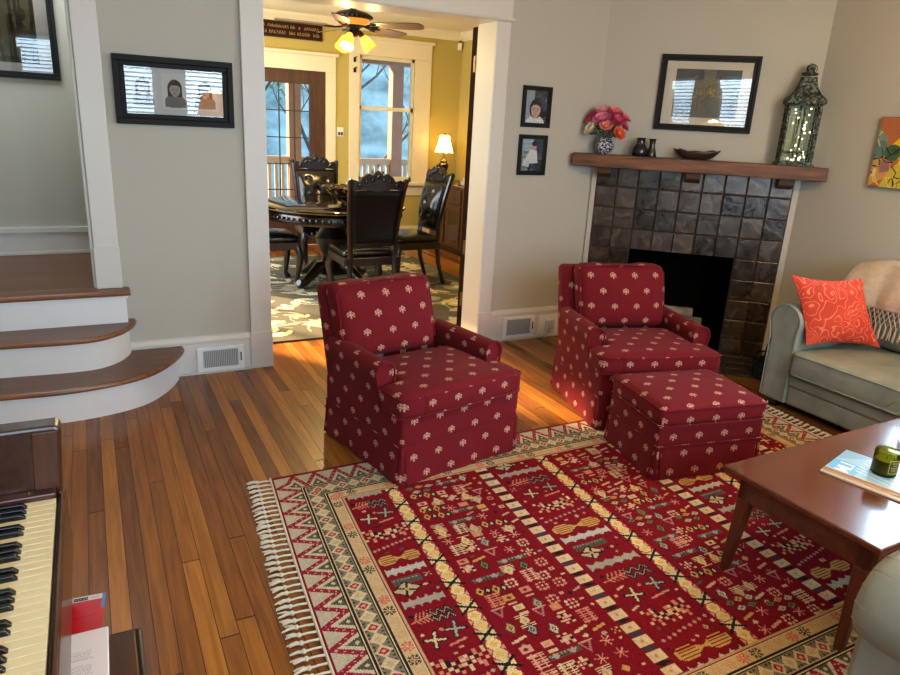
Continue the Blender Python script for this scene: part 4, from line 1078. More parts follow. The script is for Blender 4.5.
def cov_blue(r):
    W,Hh=r.W,r.H; r.a[:]=lin(150,192,212); r.rect(0,0,W*.46,Hh*.34,lin(104,170,208))
    for i in range(7): r.line(W*(.25+.1*i),Hh*.3,W*(.0+.17*i),Hh,.006,lin(206,222,222))
    r.poly([(W*.5,0),(W,0),(W,Hh*.4)],lin(128,170,196)); r.rect(0,Hh*.72,W,Hh*.76,lin(196,206,206)); r.rect(0,Hh*.96,W,Hh,lin(206,120,80)); r.rect(0,0,.004,Hh,lin(226,206,190))
    W0=lin(240,244,246); y0,y1=Hh*.1,Hh*.25    # large white capitals of the masthead
    x=W*.06
    for ch in 'MLI':
        if ch=='M': r.pl([(x,y1),(x,y0),(x+.013,y1-.01),(x+.026,y0),(x+.026,y1)],.007,W0); x+=.04
        elif ch=='L': r.pl([(x,y0),(x,y1),(x+.017,y1)],.007,W0); x+=.03
        else: r.line(x,y0,x,y1,.007,W0); x+=.016
magazine('cream newspaper section at the bottom of the pile on the coffee table',2.400,1.228,rad(103),.30,.235,TOPZ,.007,cov_plain((222,204,176)),'newspaper','newspaper')
magazine('thin magazine with a rust coloured edge, middle of the pile on the coffee table',2.406,1.236,rad(105),.29,.222,TOPZ+.007,.006,cov_plain((196,140,104)),pc=(216,196,168))
magazine('pale blue magazine on top of the pile, under the candle glass',2.416,1.240,rad(15.5),.215,.28,TOPZ+.013,.006,cov_blue)
cz=TOPZ+.0192
cg=thing('candle','green glass candle standing on the pale blue magazine','candle',(2.425,1.228,cz))
GG=glassy('olive_glass',lin(190,192,92),.03,1.35)
mb=MB(); mb.lathe([(.001,0),(.037,0),(.041,.004),(.041,.090),(.0395,.091)],36); mb.build('glass',GG,cg)
mb=MB(); mb.lathe([(.001,.009),(.037,.009),(.037,.056),(.001,.055)],30); mb.build('wax',plain('olive_wax',lin(128,116,26),.5),cg)
mb=MB(); mb.tube([(0,0,.055),(.001,0,.066)],.0012,5); mb.build('wick',EBONY,cg)
LBL=plain('label_gold',lin(206,190,110),.4)
mb=MB()
def arcw(a0,a1,z0,z1,r_=.0416,n=8): mb.sheet(lambda u,v:(r_*cos(a0+(a1-a0)*u),r_*sin(a0+(a1-a0)*u),z0+(z1-z0)*v),n,1)
A0,A1=rad(226),rad(284)
arcw(A0,A1,.018,.020);arcw(A0,A1,.066,.068);arcw(A0,A0+.04,.018,.068,n=2);arcw(A1-.04,A1,.018,.068,n=2)
for i,(p,q) in enumerate(((.2,.8),(.3,.7),(.15,.85),(.25,.6))): 
    for j in range(5):
        a=A0+(A1-A0)*(p+(q-p)*j/5); arcw(a,a+(A1-A0)*(q-p)/8,.056-.009*i,.0595-.009*i,n=1)
mb.build('label',LBL,cg)
pl=thing('potted_plant','leafy green plant in a dark pot at the far right of the coffee table','plant',(2.985,1.37,TOPZ))
mb=MB(); mb.lathe([(.001,0),(.05,0),(.065,.085),(.068,.09),(.06,.09),(.055,.075),(.001,.07)],28); mb.build('pot',plain('pot_dark',lin(44,40,38),.5),pl)
R=random.Random(8)
for i in range(9):
    a=2.6+i*.7; l=R.uniform(.11,.16)
    mb=MB(); mb.tube([(0,0,.07),(cos(a)*l*.4,sin(a)*l*.4,.14),(cos(a)*l*.8,sin(a)*l*.8,.12)],.002,5)
    mb.sheet(lambda u,v:(cos(a)*(l*.7+v*.075)-sin(a)*(u-.5)*.05*sin(pi*min(1,v+.06)),sin(a)*(l*.7+v*.075)+cos(a)*(u-.5)*.05*sin(pi*min(1,v+.06)),.125-.05*v*v+.012*abs(u-.5)),4,6); mb.build('leaf',plain('plant_leaf_%d'%i,lin(84,112,52),.4),pl)

# ------------------------------------------------------------------ sofas
def make_sofa(label,loc,rz,L=2.16,D=.84,piping=True,ins=.028):
    """local: x along the front (0..L), y=0 front, +y to the back"""
    t=thing('sofa',label,'sofa',loc,rz,'sage leather sofas')
    k=MB(); k.rbox((.20,.01,.05),(L-.20,D-.05,.17),.02,6); k.build('base_rail',SAGE,t)
    k=MB(); k.rbox((.20,.0,.165),(L-.20,.30,.235),.018,6); k.build('front_rail',SAGE,t)
    for s,x0 in ((1,0),(-1,L)):
        pr=[(x0+s*ins,.05),(x0+s*ins,.42)]
        for i in range(17):
            a=pi+.55-i*(pi+1.0)/16; pr.append((x0+s*(.108+.108*cos(a)),.538+.108*sin(a)))
        pr+=[(x0+s*.205,.44),(x0+s*.205,.05)]
        k=MB(); k.prism(pr,0.0,D-.06,'y'); k.build('arm',SAGE,t,bevel=.018,seg=3,angle=50)
        if not piping:
            cx,cz,rr=x0+s*.112,.545,.122
            k=MB(); k.tube([(cx,y,cz) for y in (.012,-.004,-.016,-.012,.01,.05,.12,.3,D-.08)],[.02,.06,.095,.112,rr,rr+.002,rr,rr,rr],24); k.build('arm_roll',SAGE,t,angle=75)
            k=MB()
            for j in range(16):
                a=j*2*pi/16+.1
                k.tube([(cx+r_*cos(a),y,cz+r_*sin(a)) for r_,y in ((.055,-.006),(.095,-.017),(.114,-.011),(.1215,.012),(.1225,.045+.02*(j%3)))],[.0012,.0018,.0018,.0014,.0006],5)
            k.build('pleats',SAGE,t); continue
        k=MB(); c=[(x0+s*(.108+.1*cos(a)),-.003,.538+.1*sin(a)) for a in [pi+.45-i*(pi+.9)/18 for i in range(19)]]
        k.tube([(x0+s*.034,-.001,.06),(x0+s*.03,-.001,.42)]+c+[(x0+s*.196,-.001,.44),(x0+s*.196,-.001,.06)],.0032,6); k.build('arm_piping',SAGE,t)
    n=2; w=(L-.41)/n
    for i in range(n):
        a=.205+w*i
        def cr(p,a=a):
            x,y,z=p; u=(x-a-w/2)/(w/2); v=(y-.29)/.32
            if z>.33: z+=.022*max(0,1-u*u)*max(0,1-v*v)+.004*sin(x*17+y*9)*max(0,1-u*u)
            return (x,y,z)
        k=MB(); k.rbox((a+.004,-.03,.238),(a+w-.004,.62,.392),.035,(9,8,2),cr); k.build('seat_cushion',SAGE,t,angle=60)
        k=MB(); 
        for z in (.255,.375): k.tube([(a+.02,.5,z),(a+.012,0,z),(a+.03,-.03,z),(a+w-.03,-.03,z),(a+w-.012,0,z),(a+w-.02,.5,z)],.0045,6)
        k.build('cushion_piping',SAGE,t)
        def cb(p,a=a):
            x,y,z=p; u=(x-a-w/2)/(w/2); v=(z-.62)/.24
            if y<.62: y-=.05*max(0,1-u*u)*max(0,1-v*v)
            y+=(z-.4)*.2; z+=.02*(1-u*u)*(1 if z>.7 else 0)
            return (x,y,z)
        k=MB(); k.rbox((a+.004,.52,.40),(a+w-.004,.70,.845),.06,(9,3,8),cb); k.build('back_cushion',SAGE,t,angle=60)
    k=MB(); k.rbox((.1,D-.14,.06),(L-.1,D,.80),.05,(8,2,6)); k.build('back',SAGE,t)
    for x in (.09,L-.09):
        for y in (.07,D-.1):
            k=MB(); k.box((x-.035,y-.035,0),(x+.035,y+.035,.055)); k.build('foot',DARKW,t,smooth=False)
    return t
make_sofa('sage leather sofa along the right wall holding the orange cushion',(3.575,2.655,0),-pi/2)
make_sofa('sage leather sofa of which only the rounded arm shows at the lower right edge',(3.55,.72,0),pi,L=2.08,D=.80,piping=False,ins=.012)

# orange cushion: four corners in space
BL,TLc,BR,TR=Vector((3.605,2.405,.432)),Vector((3.525,2.53,.826)),Vector((4.0,2.215,.435)),Vector((3.955,2.385,.812))
pc=(BL+TLc+BR+TR)/4; nrm=(BR-BL).cross(TLc-BL).normalized()
ex=(BR+TR-BL-TLc).normalized(); ez=nrm.cross(ex).normalized()*-1
if ez.z<0: ez=-ez
def coral():
    m,nt,b=newmat('coral_embroidered'); L=nt.links.new; setp(b,Roughness=.8)
    tc=nt.nodes.new('ShaderNodeTexCoord'); nz=nt.nodes.new('ShaderNodeTexNoise'); nz.inputs['Scale'].default_value=12; nz.inputs['Detail'].default_value=.6; nz.inputs['Distortion'].default_value=.4; L(tc.outputs['Object'],nz.inputs[0])
    a=((E_(nt,nz.outputs['Fac'])*8.5).fract()-.5).abs().lt(.10)
    n2=nt.nodes.new('ShaderNodeTexNoise'); n2.inputs['Scale'].default_value=5; L(tc.outputs['Object'],n2.inputs[0])
    r=nt.nodes.new('ShaderNodeValToRGB'); r.color_ramp.elements[0].position=.35; r.color_ramp.elements[0].color=c4(lin(196,54,32)); r.color_ramp.elements[1].position=.65; r.color_ramp.elements[1].color=c4(lin(218,70,42)); L(n2.outputs['Fac'],r.inputs[0])
    mx=nt.nodes.new('ShaderNodeMix'); mx.data_type='RGBA'; L(a.s,mx.inputs[0]); L(r.outputs[0],mx.inputs[6]); mx.inputs[7].default_value=c4(lin(238,120,88)); L(mx.outputs[2],b.inputs['Base Color'])
    bp=nt.nodes.new('ShaderNodeBump'); bp.inputs['Strength'].default_value=.3; bp.inputs['Distance'].default_value=.003; L(a.s,bp.inputs['Height']); L(bp.outputs['Normal'],b.inputs['Normal'])
    return m
mb=MB()
for sg in (-1,1):
    def PP(u,v,sg=sg):
        p=(BL*(1-u)*(1-v)+BR*u*(1-v)+TLc*(1-u)*v+TR*u*v)
        uu=2*u-1; vv=2*v-1; b=(max(0,1-uu**2)*max(0,1-vv**2))**.55
        pin=.035*(1-uu*uu)*vv*-1; pin2=.03*(1-vv*vv)*uu*-1
        return p-pc+ez*pin*.7+ex*pin2*.7+nrm*sg*(.065*b+.002)
    mb.sheet(PP,22,22)
cu=mb.build('cushion',coral(),angle=80); cu.location=pc; tag(cu,'bright orange square cushion with looping line pattern on the sofa','cushion')
# throw
THR=plain('throw_wool',lin(186,166,148),.95,bump=.35,bscale=120,var=.08,vscale=30)
tw=thing('throw_blanket','beige fringed throw draped over the back of the sofa beside the orange cushion','blanket',(4.15,2.2,.86))
mb=MB()
def TP(u,v):
    y=.36-u*.95
    fold=.010*sin(u*19)+.006*sin(u*41+1)
    prof=[(.225,-.20),(.22,-.03),(.16,.030),(.07,.034),(.01,.025),(-.045,-.03),(-.085,-.10),(-.115,-.165),(-.12,-.215)]
    q=v*(len(prof)-1); i=min(int(q),len(prof)-2); f=q-i
    x=prof[i][0]*(1-f)+prof[i+1][0]*f; z=prof[i][1]*(1-f)+prof[i+1][1]*f
    e=max(0,1-u/.18); z-= .05*e*e*sin(pi*min(1,v))
    return (x-.012-fold*(.4+v*.6)-.0,y,z+fold*.3)
mb.sheet(TP,60,28); cl=mb.build('cloth',THR,tw,angle=80); sm=cl.modifiers.new('t','SOLIDIFY'); sm.thickness=.008
mb=MB(); R=random.Random(2); n=32; rows=3
hem=[Vector(TP(i/(n-1),1)) for i in range(n)]
def drop(i,d,off=0):
    f=max(0,min(n-1,i)); i0=int(f); i1=min(n-1,i0+1); p=hem[i0].lerp(hem[i1],f-i0); return Vector((p.x-.012+off-.02*d/.15,p.y,p.z-d))
for r_ in range(rows):
    for i in range(n-1):
        s=.5 if r_%2 else 0
        a=drop(i+s,.028*r_); 
        for q in (-.5,.5): mb.tube([a,drop(i+s+q,.028*(r_+1))],.003,5)
        mb.ball(a,.0048,6)
for i in range(n):
    a=drop(i+.5,.028*rows)
    mb.ball(a,.006,6)
    for k_ in range(3):
        e=drop(i+.5+R.uniform(-.3,.3),.084+R.uniform(.062,.08)); mb.tube([a,(a+e)/2+Vector((R.uniform(-.003,.003),R.uniform(-.003,.003),0)),e],[.0042,.0038,.0022],5)
mb.build('fringe',THR,tw)
# floor lamp beside the near sofa (its glow shows in the picture glass)
fl_=thing('floor_lamp','tall floor lamp with a warm lit shade beside the near sofa arm','lamp',(1.30,.22,0))
mb=MB(); mb.lathe([(.001,0),(.13,0),(.13,.015),(.03,.03),(.012,.04)],28); mb.build('base',BRASS,fl_)
mb=MB(); mb.tube([(0,0,.03),(0,0,1.52)],.011,10); mb.build('pole',BRASS,fl_)
def shade_mat(n,c,st):
    m=bpy.data.materials.new(n); m.use_nodes=True; nt=m.node_tree; b=nt.nodes['Principled BSDF']; setp(b,Base_Color=c4(c),Roughness=.9,Emission_Color=c4(c),Emission_Strength=st); 
    t=nt.nodes.new('ShaderNodeBsdfTranslucent'); t.inputs[0].default_value=c4(c); mx=nt.nodes.new('ShaderNodeMixShader'); mx.inputs[0].default_value=.5
    o=nt.nodes['Material Output']; nt.links.new(b.outputs[0],mx.inputs[1]); nt.links.new(t.outputs[0],mx.inputs[2]); nt.links.new(mx.outputs[0],o.inputs[0]); return m
mb=MB(); mb.lathe([(.20,1.49),(.13,1.73),(.128,1.73),(.198,1.49)],36); mb.build('lamp_shade',shade_mat('lamp_shade_linen',lin(255,222,120),.8),fl_)
mb=MB(); mb.ball((0,0,1.60),.035,12); mb.tube([(0,0,1.50),(0,0,1.58)],.014); mb.build('bulb',emis('bulb_warm',(1,.78,.45),6),fl_)

cl_=thing('added_ceiling_light','added unseen glass bowl ceiling light that warms the living room walls','lamp',(3.15,1.2,H))  # fixture added out of view to warm the right side of the room
mb=MB(); mb.lathe([(.06,0),(.06,-.02),(.012,-.03),(.01,-.22)],20); mb.build('rod',BRASS,cl_)
mb=MB(); mb.lathe([(.21,-.20),(.19,-.25),(.12,-.30),(.001,-.32)],32); mb.build('glass_bowl',shade_mat('bowl_glass',lin(255,214,130),1.6),cl_)
# ------------------------------------------------------------------ piano, bench, books
pn=thing('piano','dark mahogany upright piano with its keyboard at the lower left','piano',(-.125,1.55,0))
# local: x to the room (0 = key fronts), y away from camera (0 = far key end)
KZ=.74; LK=1.25
mb=MB(); mb.box((-.64,-LK-.08,.06),(-.30,.06,1.02)); mb.box((-.30,-LK-.08,KZ-.16),(-.02,.05,KZ-.03)); mb.box((-.30,-LK-.08,KZ-.16),(-.146,.0,KZ-.022)); mb.build('case',PIANO,pn,bevel=.004,smooth=False)
mb=MB(); mb.box((-.02,-LK-.08,KZ-.16),(.016,.05,KZ-.012)); mb.box((.004,-LK-.08,KZ-.012),(.015,.012,KZ+.002)); mb.build('key_slip',PIANO,pn,bevel=.005,smooth=False)
mb=MB(); mb.prism([(.002,KZ-.16),(.012,KZ),(.022,KZ+.146),(.012,KZ+.154),(-.64,KZ+.154),(-.64,KZ-.16)],.006,.06,'y'); mb.build('end_cheek',PIANO,pn,bevel=.006,smooth=False)
mb=MB(); mb.prism([(-.040,KZ+.012),(.006,KZ+.012),(.014,KZ+.145),(-.032,KZ+.145)],.001,.007,'y'); mb.build('cheek_panel',wood('piano_panel',lin(66,34,20),lin(92,52,32),2,3,.4),pn,bevel=.002,smooth=False)
mb=MB(); mb.box((-.30,-.022,KZ-.03),(.0,.006,KZ+.012)); mb.build('key_block',wood('key_block_wood',lin(60,22,14),lin(84,34,22),0,3,.3,.3),pn,bevel=.003,smooth=False)
for x in (-.05,.008):
    k=MB(); k.lathe([(.001,.006),(.0035,.005),(.004,.0)],10,(x,-.01,KZ+.0125 if x<0 else KZ+.004)); k.build('screw',BRASS,pn)
mb=MB(); mb.box((-.31,-LK-.08,.90),(-.22,.06,1.02)); mb.build('fallboard',PIANO,pn,bevel=.004,smooth=False)
KW=.0212
w0=None;b0=None
octave=[1,1,0,1,1,1,0]
for i in range(56):
    y=-.022-KW*(i+1)
    if w0 is None:
        k=MB(); k.box((-.15,.0005,KZ-.02),(0,KW-.0007,KZ)); w0=k.build('white_key',IVORY,pn,bevel=.0012,smooth=False); w0.location=(0,y,0)
    else: c=w0.copy(); COL.objects.link(c); c.location=(0,y,0)
    if octave[(i+3)%7] and i<55:
        yb=y
        if b0 is None:
            k=MB(); k.prism([(-.15,KZ-.005),(-.052,KZ-.005),(-.052,KZ+.002),(-.060,KZ+.011),(-.15,KZ+.0125)],-.0052,.0052,'y'); b0=k.build('black_key',EBONY,pn,bevel=.0015,smooth=False); b0.location=(0,yb,0)
        else: c=b0.copy(); COL.objects.link(c); c.location=(0,yb,0)
for y in (-LK-.04,.03):
    k=MB(); k.frust((-.03,y),(.05,.05),(.06,.06),0,KZ-.16); k.build('leg',PIANO,pn,bevel=.004,smooth=False)
bn=thing('piano_bench','dark wooden piano bench with papers on it beside the piano','bench',(-.17,1.08,0))
mb=MB(); mb.box((-.19,-.30,.465),(.17,.275,.492)); mb.build('seat',wood('bench_wood',lin(58,32,20),lin(82,48,30),1,3,.35),bn,bevel=.004,smooth=False)
mb=MB(); mb.tube([(.176,-.30,.483),(.176,.277,.483)],.0075,8); mb.tube([(-.19,.277,.483),(.176,.277,.483)],.0075,8); mb.build('edge_moulding',plain('bench_edge',lin(48,40,34),.35),bn)
mb=MB(); mb.box((-.16,-.27,.39),(.14,.245,.465)); mb.build('apron',DARKWZ,bn,smooth=False)
for x in (-.15,.13):
    for y in (-.26,.235):
        mb=MB(); mb.frust((x,y),(.03,.03),(.042,.042),0,.39); mb.build('leg',DARKWZ,bn,bevel=.003,smooth=False)
rb=thing('book','red music book with a white title band poking past the bench end','book',(-.092,1.392,.4925),rad(-5))
mb=MB(); mb.rbox((-.033,-.11,0),(.030,.105,.007),.002,3); mb.build('pages',plain('book_paper',lin(226,222,214),.8),rb)
r=Ras(.066,.215,.0022,lin(196,20,36)); r.rect(0,0,.066,.018,lin(214,206,206)); r.rect(.002,.005,.03,.015,lin(14,12,14)); r.rect(.0585,0,.066,.05,lin(74,130,190))
for x in (.005,.008,.012,.016,.019,.023,.026): r.rect(x,.008,x+.0016,.012,lin(200,200,200))
for x in (.037,.042,.046,.05): r.rect(x,.007,x+.003,.010,lin(140,140,150))
r.line(.006,.074,.05,.07,.0022,lin(120,16,28))
r.build('cover',PRINT2,lambda X,Y:(X-.0345,.106-Y,np.full_like(X,.0076)),rb)
wb=thing('booklet','open white sheet of printed text lying on the piano bench','booklet',(-.098,1.245,.5005),rad(-1))
mb=MB(); mb.rbox((-.046,-.16,0),(.046,.125,.006),.0028,3); mb.build('pages',plain('white_pages',lin(232,226,228),.7),wb)
r=Ras(.084,.26,.0013,lin(233,227,229)); R=random.Random(3)
for blk in ((.056,.084),(.093,.122),(.130,.16),(.17,.2)):
    y=blk[0]
    while y<blk[1]:
        x=.016+R.uniform(0,.003)
        while x<.055: l=R.uniform(.002,.006); r.rect(x,y,x+l,y+.0012,lin(176,171,175)); x+=l+.0016
        y+=.0036
r.build('printed_page',PRINT,lambda X,Y:(X-.042,.12-Y,np.full_like(X,.0064)),wb)

# ------------------------------------------------------------------ registers and outlet on the baseboards
def register(label,x0,x1,z0,z1):
    t=thing('floor_register',label,'vent',((x0+x1)/2,YW-.021,z0)); w=x1-x0; h=z1-z0
    k=MB(); 
    for a,b in (((-w/2,-.012,0),(w/2,.0,.022)),((-w/2,-.012,h-.022),(w/2,.0,h)),((-w/2,-.012,.022),(-w/2+.035,.0,h-.022)),((w/2-.035,-.012,.022),(w/2,.0,h-.022))): k.box(a,b)
    k.build('frame',WHITE,t,bevel=.002,smooth=False)
    k=MB(); k.box((-w/2+.03,-.003,.02),(w/2-.03,-.001,h-.02)); k.build('duct_dark',plain('duct_grey',lin(150,153,155),.8),t,smooth=False)
    k=MB(); n=int((w-.07)/.0105)
    for i in range(n):
        x=-w/2+.038+i*(w-.07)/n; k.add([(x,-.010,.022),(x+.005,-.004,.022),(x+.005,-.004,h-.022),(x,-.010,h-.022)],[(0,1,2,3)])
    g=k.build('grille',plain('grille_white',lin(206,208,208),.5),t,smooth=False); sm=g.modifiers.new('s','SOLIDIFY'); sm.thickness=.0012
    k=MB(); k.box((w/2-.022,-.018,h*.35),(w/2-.016,-.012,h*.7)); k.build('lever',BLACKM,t,smooth=False)
register('white register grille in the baseboard right of the stairs',.487,.765,.014,.168)
register('white register grille in the baseboard right of the doorway casing',2.66,2.945,.018,.185)
oc_=thing('outlet','white outlet plate with a plugged in adapter right of the register','outlet',(3.075,YW-.02,.03))
k=MB(); k.box((-.09,-.006,-.01),(.09,0,.145)); k.build('plate',WHITE,oc_,bevel=.002,smooth=False)
k=MB(); k.rbox((-.03,-.04,.03),(.045,-.006,.11),.008,2); k.build('adapter',plain('adapter_grey',lin(196,200,206),.4),oc_)
k=MB(); k.tube([(.0,-.03,.035),(-.02,-.05,.01),(-.06,-.03,-.02),(-.09,-.028,-.01)],.004,6); k.build('cord',plain('cord_grey',lin(150,150,150),.5),oc_)

# ------------------------------------------------------------------ dining room
DR=Ras(2.75,3.05,.012,lin(98,92,80)); R=random.Random(21)
for i in range(190):
    x,y=R.uniform(0,2.75),R.uniform(0,3.05); a=R.uniform(0,6.28); c=lin(*R.choice(((214,204,172),(226,216,186),(190,180,150),(150,146,130),(204,190,140))))
    for j in range(R.randint(3,6)):
        b=a+R.uniform(-1.1,1.1); l=R.uniform(.09,.20); w=l*R.uniform(.3,.45)
        px,py=cos(b),sin(b); DR.poly([(x,y),(x+px*l*.35-py*w*.5,y+py*l*.35+px*w*.5),(x+px*l*.75-py*w*.4,y+py*l*.75+px*w*.4),(x+px*l,y+py*l),(x+px*l*.75+py*w*.4,y+py*l*.75-px*w*.4),(x+px*l*.35+py*w*.5,y+py*l*.35-px*w*.5)],c)
    p=[(x,y)]
    for j in range(5): p.append((p[-1][0]+.06*cos(a+j*.3),p[-1][1]+.06*sin(a+j*.3)))
    DR.pl(p,.013,c)
drug=thing('rug','grey taupe leaf patterned rug under the dining table','rug',(.60,4.655,0))
DR.build('pile',facecol('dining_rug_wool',.95,bump=.2),lambda X,Y:(X,Y,np.full_like(X,.012)),drug,jitter=.05)
mb=MB(); mb.box((0,0,0),(2.75,3.05,.0115)); mb.build('backing',plain('rug_backing',lin(70,62,52),.9),drug,smooth=False)
TX,TY=2.04,6.36
dt=thing('dining_table','dark carved round pedestal dining table under the ceiling fan','table',(TX,TY,.012))
mb=MB(); mb.lathe([(.001,.70),(.60,.70),(.64,.71),(.665,.728),(.68,.738),(.68,.752),(.672,.758),(.001,.758)],64); mb.build('tabletop',plain('table_gloss',lin(20,9,7),.12,coat=.5),dt,angle=50)
mb=MB(); mb.lathe([(.58,.612),(.635,.622),(.645,.65),(.63,.70),(.60,.70)],64); 
for i in range(72):
    a=i*2*pi/72; mb.ball((.648*cos(a),.648*sin(a),.672),.016,6)
mb.build('carved_apron',DARKW,dt)
GILT=plain('gilt',lin(120,88,40),.4,.5)
mb=MB(); mb.tube([(.682*cos(a),.682*sin(a),.735) for a in [i*2*pi/64 for i in range(64)]],.005,6,True); mb.build('gilt_rim',GILT,dt)
mb=MB(); mb.lathe([(.001,.10),(.17,.10),(.19,.14),(.12,.2),(.10,.27),(.15,.36),(.17,.44),(.12,.52),(.11,.58),(.2,.64),(.26,.70),(.001,.70)],32); mb.build('pedestal',DARKW,dt)
for i in range(4):
    a=i*pi/2+.5; mb=MB(); d=(cos(a),sin(a))
    mb.tube([(d[0]*r_,d[1]*r_,z) for r_,z in ((.08,.17),(.2,.17),(.3,.10),(.38,.05),(.43,.045),(.46,.06))],[.05,.055,.045,.038,.042,.03],10); mb.ball((d[0]*.42,d[1]*.42,.034),.034,8); mb.build('claw_foot',DARKW,dt)
def dining_chair():
    t=thing('dining_chair','','chair',(0,0,0),0,'carved dining chairs')
    # local: front -y ; back at +y
    mb=MB(); mb.frust((0,0),(.50,.46),(.50,.46),.36,.43)
    for i in range(9):
        mb.ball((-.2+.05*i,-.232,.375-.012*cos(i*pi/2)),.02,6)
    mb.build('seat_frame',DARKW,t,bevel=.01,smooth=False)
    def pf(p): x,y,z=p; return (x,y,z+(.025*max(0,1-(x/.25)**2)*max(0,1-(y/.22)**2) if z>.45 else 0))
    mb=MB(); mb.rbox((-.24,-.225,.425),(.24,.20,.485),.03,(6,6,2),pf); mb.build('seat',LEATHER,t)
    for s in (-1,1):
        mb=MB(); mb.tube([(s*.215,-.20,.39),(s*.235,-.23,.30),(s*.222,-.215,.16),(s*.212,-.20,.06),(s*.225,-.225,.02),(s*.225,-.225,0.0)],[.036,.038,.026,.02,.03,.026],10); mb.build('leg',DARKW,t)
        mb=MB(); mb.tube([(s*.20,.30,0),(s*.2,.235,.22),(s*.2,.215,.42)],[.02,.023,.026],8); mb.build('leg',DARKW,t)
        mb=MB(); mb.tube([(s*.19,.215,.40),(s*.20,.225,.6),(s*.222,.27,.85),(s*.232,.31,1.0),(s*.236,.325,1.05)],[.026,.024,.023,.022,.024],8); mb.ball((s*.237,.328,1.062),.028,8); mb.build('stile',DARKW,t)
    def bk(y0):
        return lambda u,v:((-.19+.38*u)*(1+.18*v),y0+.225-.005+.085*v*v-.02*(1-(2*u-1)**2),.55+.44*v)
    mb=MB(); mb.sheet(bk(-.02),10,10); mb.sheet(bk(.022),10,10); o=mb.build('back_panel',plain('chair_back_dark',lin(15,9,8),.5,spec=.2),t,angle=80); sm=o.modifiers.new('s','SOLIDIFY'); sm.thickness=.015
    mb=MB()
    def pd(u,v):
        x,y,z=bk(-.03)(.06+.88*u,.04+.9*v); b=(max(0,1-(2*u-1)**4)*max(0,1-(2*v-1)**4))
        for (a,c) in ((.5,.55),(.25,.3),(.75,.3),(.25,.8),(.75,.8)): b-=.75*math.exp(-((u-a)**2+(v-c)**2)/.006)
        return (x,y-.03*b,z)
    mb.sheet(pd,24,24); mb.build('back_pad',LEATHER,t,angle=80)
    mb=MB(); mb.tube([(-.2,.222,.54),(0,.21,.545),(.2,.222,.54)],.024,8); mb.build('lower_rail',DARKW,t)
    mb=MB(); cr=[(-.235,.99),(-.235,1.04),(-.20,1.075),(-.155,1.06),(-.13,1.095),(-.08,1.125),(-.04,1.11),(-.02,1.14),(0,1.15),(.02,1.14),(.04,1.11),(.08,1.125),(.13,1.095),(.155,1.06),(.20,1.075),(.235,1.04),(.235,.99),(.12,1.0),(0,.975),(-.12,1.0)]
    mb.prism(cr,.288,.325,'y')
    for x,z,r_ in ((0,1.10,.028),(-.05,1.075,.022),(.05,1.075,.022),(-.1,1.065,.02),(.1,1.065,.02),(-.16,1.035,.022),(.16,1.035,.022)): mb.ball((x,.285,z),r_,8,sy=.6); mb.ball((x,.326,z),r_,8,sy=.6)
    mb.build('carved_crest',DARKW,t,bevel=.006)
    return t
ch=dining_chair()
spots=[((2.06,5.58,.012),pi,'carved dining chair with its plain back to the living room, nearest the doorway'),
       ((2.76,6.20,.012),-pi/2+rad(2),'carved dining chair with tufted leather back at the right end of the table'),
       ((2.17,7.16,.012),rad(-4),'carved dining chair at the far side of the table in front of the glazed door'),
       ((1.44,6.42,.012),pi/2,'carved dining chair half hidden by the left doorway casing')]
for i,(l,a,lab) in enumerate(spots):
    if i==0: ch.location=l; ch.rotation_euler=(0,0,a); ch['label']=lab
    else: dup(ch,l,a,lab)
k=MB(); k.lathe([(.001,0),(.08,0),(.085,.012),(.05,.03),(.10,.06),(.19,.13),(.235,.175),(.238,.182),(.228,.18),(.18,.14),(.09,.075),(.001,.055)],36)
def bowl_mat():
    m,nt,b=newmat('black_gold_glaze'); setp(b,Roughness=.2); L=nt.links.new
    tc=nt.nodes.new('ShaderNodeTexCoord'); nz=nt.nodes.new('ShaderNodeTexNoise'); nz.inputs['Scale'].default_value=26; L(tc.outputs['Object'],nz.inputs[0])
    r=nt.nodes.new('ShaderNodeValToRGB'); e=r.color_ramp.elements; e[0].position=.54; e[0].color=c4(lin(20,15,12)); e[1].position=.62; e[1].color=c4(lin(150,104,40)); L(nz.outputs['Fac'],r.inputs[0]); L(r.outputs[0],b.inputs['Base Color']); return m
o=k.build('bowl',bowl_mat()); o.location=(2.10,6.12,.770); tag(o,'large black and gold footed bowl on the dining table','bowl')
